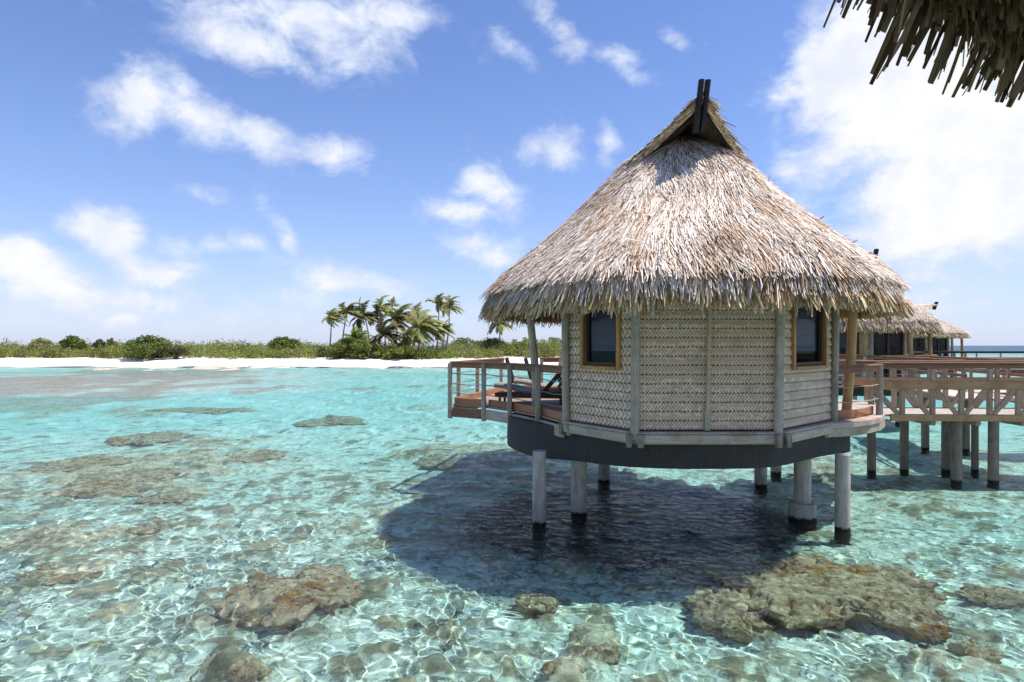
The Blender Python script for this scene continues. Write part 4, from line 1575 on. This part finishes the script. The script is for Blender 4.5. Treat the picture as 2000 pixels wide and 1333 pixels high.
def lounger(x, y, rz, label):
    root = empty('sun_lounger', (x, y, ZD), rz)
    tag(root, label, 'sun lounger', 'sun loungers on the left deck')
    m = MB()
    for s_ in (-.29, .29):
        m.bar((-.95, s_, .22), (.95, s_, .22), .05, .10)
    for k in range(9):
        m.bar((-.9 + k * .14, -.27, .265), (-.9 + k * .14, .27, .265), .09, .02)
    m.build('frame', mat_frame, root)
    for sx in (-.82, .75):
        for s_ in (-.29, .29):
            m = MB()
            m.bar((sx, s_, 0), (sx, s_, .17), .06, .06, (1, 0, 0))
            m.build('leg', mat_frame, root)
    # cushion: a rounded slab following a gentle wave
    V, F_ = [], []
    n = 22
    for i in range(n):
        t = i / (n - 1)
        xx = -.97 + 1.25 * t
        zz = .29 + .05 * math.sin(t * 5.0 + .4) + (.10 * (1 - t) ** 3)
        for (yy, dz) in ((-.30, .0), (-.31, .07), (-.27, .115), (0, .13), (.27, .115), (.31, .07), (.30, .0)):
            V.append((xx, yy, zz + dz))
    k = 7
    for i in range(n - 1):
        for j in range(k - 1):
            F_.append((i * k + j, (i + 1) * k + j, (i + 1) * k + j + 1, i * k + j + 1))
    link('cushion', quads_mesh('cushion', V, F_, None, True), mat_cushion, root)
    m = MB()
    for s_ in (-.28, .28):
        m.bar((.28, s_, .30), (.86, s_, .98), .045, .07)
    for q in range(8):
        t = .08 + q * .125
        m.bar((.28 + .58 * t, -.26, .30 + .68 * t), (.28 + .58 * t, .26, .30 + .68 * t), .07, .02, (.68, 0, -.58))
    m.build('backrest', mat_frame, root)
    m = MB()
    m.bar((.62, -.24, .70), (1.0, -.24, .26), .035, .05)
    m.bar((.62, .24, .70), (1.0, .24, .26), .035, .05)
    m.build('prop', mat_frame, root)
    return root


lounger(.55, 16.4, R(-12), 'front taupe cushioned sun lounger behind the front deck railing')
lounger(1.05, 18.1, R(-10), 'rear sun lounger beyond the front one on the left deck')

# ------------------------------------------------------------------ footbridge with truss sides
BA, BB = Vector((9.45, 16.05, 0)), Vector((18.5, 15.6, 0))
ZDB = EYE - 1.75
bd = (BB - BA).normalized()
bn = Vector((-bd.y, bd.x, 0))
br = empty('footbridge', (BA.x, BA.y, 0))
borg = Vector((BA.x, BA.y, 0))
tag(br, 'near timber footbridge with truss sides leading right from the porch', 'footbridge', 'walkways over the lagoon')
BWD = 1.75
Zv = lambda z_: Vector((0, 0, z_))
m = MB(borg)
q = [BA + bn * .04, BB + bn * .04, BB + bn * (BWD - .04), BA + bn * (BWD - .04)]
m.prism([(p_.x, p_.y) for p_ in q], ZDB - .05, ZDB)
m.build('deck', mat_walk, br)
for side in (0, BWD):
    o_ = bn * side
    sgn = -1 if side == 0 else 1
    off = bn * sgn * .0
    for nm, zc, hh, w_, mt, st in (('deck_beam', ZDB - .07, .175, .08, mat_truss, .12), ('top_beam', EYE - 1.0, .225, .11, mat_truss, -.28)):
        m = MB(borg)
        m.bar(BA + o_ + bd * st + Zv(zc), BB + o_ + Zv(zc), w_, hh)
        m.build(nm, mt, br)
    m = MB(borg)
    m.bar(BA + o_ - bd * .25 + Zv(EYE - .445), BB + o_ + Zv(EYE - .445), .15, .05)
    m.bar(BA + o_ - bd * .25 + Zv(EYE - .53), BB + o_ + Zv(EYE - .53), .05, .115)
    m.build('handrail', mat_rail, br)
    tt = [-.36, .40, 1.14, 1.84, 2.53, 3.22, 3.92, 4.62, 5.3, 6.0, 6.7, 7.4]
    for i, t in enumerate(tt):
        if t < 0 and side:
            continue
        m = MB(borg)
        m.bar(BA + o_ + bd * t + Zv(ZDB + (.02 if t > 0 else -.2)), BA + o_ + bd * t + Zv(EYE - 1.115), .125, .09, bn)
        m.build('post', mat_bpost, br)
        if i % 2 == 0:
            m = MB(borg)
            m.bar(BA + o_ + bd * t + Zv(EYE - .885), BA + o_ + bd * t + Zv(EYE - .59), .11, .09, bn)
            m.build('rail_post', mat_bpost, br)
        if 0 <= i < len(tt) - 1:
            p0, p1 = BA + o_ + bd * (t + .10), BA + o_ + bd * (tt[i + 1] - .10)
            if i >= 3:
                p0, p1 = p1, p0
            m = MB(borg)
            m.bar(p0 + Zv(EYE - 1.115), p1 + Zv(ZDB + .02), .06, .115, bn.cross((p1 - p0 + Zv(-.5)).normalized()))
            m.build('brace', mat_bpost, br)
for (ppx, dd_, rr_) in ((1868, 16.15, .125), (1940, 16.1, .12), (1848, 17.55, .12), (1766, 17.6, .11), (1702, 17.4, .11), (1904, 17.5, .09), (2040, 16.1, .12), (2060, 17.5, .12)):
    pile((ppx - 1000) / FPX * dd_, dd_, rr_, br, borg, ZDB - .05, None, mat_bpile)
for t in (.1, 1.2, 2.3, 3.4, 4.5, 5.6):
    m = MB(borg)
    m.bar(BA + bd * t + bn * .06 + Zv(ZDB - .21), BA + bd * t + bn * (BWD - .06) + Zv(ZDB - .21), .12, .14)
    m.build('cross_beam', mat_bpost, br)


def walkway(pts, width, label, post_step=1.3, name='walkway', mat=mat_walk2, rail_mat=mat_rail, rails=(1, 1), piles=True, zr=ZR, mid=True):
    org = Vector((pts[0].x, pts[0].y, 0))
    root = empty(name, org)
    tag(root, label, 'walkway', 'walkways over the lagoon')
    for si, (a, b_) in enumerate(zip(pts[:-1], pts[1:])):
        d = (b_ - a).normalized()
        n_ = Vector((-d.y, d.x, 0)) * (width / 2)
        q = [a + n_, b_ + n_, b_ - n_, a - n_]
        m = MB(org)
        m.prism([(p_.x, p_.y) for p_ in q], ZD - .06 - .004 * si, ZD - .004 * si)
        m.build('deck', mat, root)
        for sg, on in ((1, rails[0]), (-1, rails[1])):
            e0, e1 = a + n_ * sg * .97, b_ + n_ * sg * .97
            m = MB(org)
            m.bar(e0 + n_.normalized() * sg * .05 + Zv(ZD - .10), e1 + n_.normalized() * sg * .05 + Zv(ZD - .10), .05, .18)
            m.build('deck_beam', mat_truss, root)
            if not on:
                continue
            m = MB(org)
            m.bar(e0 + Zv(zr - .02), e1 + Zv(zr - .02), .13, .045)
            m.bar(e0 + Zv(zr - .095), e1 + Zv(zr - .095), .045, .10)
            if mid:
                m.bar(e0 + Zv(zr - .45), e1 + Zv(zr - .45), .05, .09)
            m.build('handrail', rail_mat, root)
            L = (e1 - e0).length
            k = max(2, int(L / post_step) + 1)
            for i in range(k):
                p_ = e0.lerp(e1, (i + .15) / k)
                m = MB(org)
                m.bar(p_ + Zv(ZD + .0), p_ + Zv(zr - .15), .085, .085, (0, 1, 0))
                m.build('post', mat_bpost, root)
        if piles:
            L = (b_ - a).length
            k = max(1, int(L / 5.5))
            for i in range(k):
                c_ = a.lerp(b_, (i + .5) / k)
                for sg in (-.7, .7):
                    p_ = c_ + n_ * sg
                    pile(p_.x, p_.y, .12, root, org, ZD - .06, None, mat_bpile)
    return root


walkway([Vector((13.6, 17.7, 0)), Vector((15.2, 24.5, 0))], 1.7, 'pale sunlit plank walkway running back from the footbridge to the second bungalow')
walkway([Vector((15.2, 21.0, 0)), Vector((28.0, 18.5, 0))], 1.7, 'walkway branching right behind the footbridge with red brown handrails')
walkway([Vector((30.0, 47.0, 0)), Vector((64.0, 44.0, 0))], 2.2, 'long dark jetty far behind at the right just below the sea horizon', 1.7, 'jetty', mat_walk2, mat_dark, (0, 1), True, EYE - .42, False)

# ------------------------------------------------------------------ the two bungalows behind
def rear_bungalow(cx, cy, rz, zs, label, detail, z_eave=0.0, cs=1.0):
    org = Vector((cx, cy, 0))
    root = empty('thatched_bungalow', org)
    tag(root, label, 'bungalow', 'overwater bungalows')
    add_roof(root, EYE + z_eave, rz, zs, True, 1.0, cs)
    k = 10
    Rw = 2.95
    cs = [Vector((cx + Rw * math.cos(2 * math.pi * (i + .5) / k), cy + Rw * math.sin(2 * math.pi * (i + .5) / k), 0)) for i in range(k)]
    for i in range(k):
        a, b_ = cs[i], cs[(i + 1) % k]
        mid_ = (a + b_) / 2 - org
        L = (b_ - a).length
        kind = detail.get(i)
        if kind == 'window':
            wall_panel(a, b_, (.42, L - .42, WB, 5.1), root, org)
            window(a, b_, .38, L - .38, WB, 4.7, root, org)
        elif kind == 'door':
            d = (b_ - a).normalized()
            n_ = Vector((d.y, -d.x, 0))
            m = MB(org)
            for t in (.06, L / 2, L - .06):
                m.bar(a + d * t + Zv(ZD), a + d * t + Zv(4.6), .09, .09, n_)
            m.bar(a + Zv(4.65), b_ + Zv(4.65), .09, .09)
            f = m.build('door', mat_frame, root)
            m = MB(org)
            m.add([a + d * .1 - n_ * .02 + Zv(ZD), b_ - d * .1 - n_ * .02 + Zv(ZD), b_ - d * .1 - n_ * .02 + Zv(4.6), a + d * .1 - n_ * .02 + Zv(4.6)], [(0, 1, 2, 3)])
            m.build('pane', mat_glass, f)
        else:
            wall_panel(a, b_, None, root, org)
        pq = a + (a - org).normalized() * .04
        gpost(pq.x, pq.y, ZD - .05, 4.9, .075, .07, mat_post, 'post', root, org=org)
    m = MB(org)
    m.prism([(cx + 3.9 * math.cos(2 * math.pi * i / 32), cy + 3.9 * math.sin(2 * math.pi * i / 32)) for i in range(32)], ZD - .10, ZD - .01)
    m.build('deck', mat_walk2, root)
    m = MB(org)
    m.prism([(cx + 3.4 * math.cos(2 * math.pi * i / 32), cy + 3.4 * math.sin(2 * math.pi * i / 32)) for i in range(32)], EYE - 2.13, ZD - .11)
    m.build('skirt', mat_skirt, root)
    for i in range(6):
        a = 2 * math.pi * (i + .3) / 6
        pile(cx + 2.6 * math.cos(a), cy + 2.6 * math.sin(a), .15, root, org, 1.33)
    for a in (-2.3, -1.75, -1.2, -.5):
        gpost(cx + 3.72 * math.cos(a), cy + 3.72 * math.sin(a), ZD - .01, 4.45, .09, .085, mat_log, 'column', root, org=org, lean=(0, 0), crook=.02)
    return root


def arc(cx, cy, r, a0, a1, n):
    return [Vector((cx + r * math.cos(a0 + (a1 - a0) * i / n), cy + r * math.sin(a0 + (a1 - a0) * i / n), 0)) for i in range(n + 1)]


B2 = (15.3, 30.0)
rear_bungalow(*B2, R(78), .92, 'second thatched bungalow half hidden behind the nearest one', {5: 'window', 6: 'window', 7: 'door', 8: 'window'}, 0.0, .95)
pts = arc(*B2, 3.95, R(-150), R(-5), 9)
railing(pts, 'red brown railing round the deck of the second bungalow', ZR, pts[:-1], ZD - .1, cables=(.3, .6), grp='railings of the rear bungalows')
B3 = (30.9, 50.0)
rear_bungalow(*B3, R(80), .66, 'third and farthest thatched bungalow just left of the sea horizon', {6: 'door', 7: 'door', 8: 'door'}, 0.0, 1.25)
pts = arc(*B3, 3.95, R(-150), R(-5), 9)
railing(pts, 'railing round the deck of the farthest bungalow', ZR, pts[:-1], ZD - .1, cables=(), grp='railings of the rear bungalows')

# ------------------------------------------------------------------ the viewer's own bungalow: its eave hangs into the upper right corner
OB = Vector((3.83, -1.09, 0))
own = empty('thatched_bungalow', OB)
tag(own, 'bungalow whose dark thatched eave hangs into the top right corner close to the viewer', 'bungalow', 'overwater bungalows')
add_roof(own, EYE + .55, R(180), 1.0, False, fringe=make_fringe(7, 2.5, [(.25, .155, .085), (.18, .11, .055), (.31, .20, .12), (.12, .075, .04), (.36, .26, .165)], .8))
m = MB(OB)
m.prism([(OB.x + 3.5 * math.cos(2 * math.pi * i / 24), OB.y + 3.5 * math.sin(2 * math.pi * i / 24)) for i in range(24)], ZD - .2, ZD)  # unseen floor, widened to cut water bounce onto the eave
m.build('floor', mat_deck, own)
for i in range(6):
    a = 2 * math.pi * (i + .5) / 6
    pile(OB.x + 1.9 * math.cos(a), OB.y + 1.9 * math.sin(a), .14, own, OB, ZD - .2)

ow = [Vector((OB.x + 2.4 * math.cos(2 * math.pi * (i + .5) / 8), OB.y + 2.4 * math.sin(2 * math.pi * (i + .5) / 8), 0)) for i in range(8)]  # unseen ring of walls, added to block light from behind the eave
for i in range(8):
    wall_panel(ow[i], ow[(i + 1) % 8], None, own, OB)
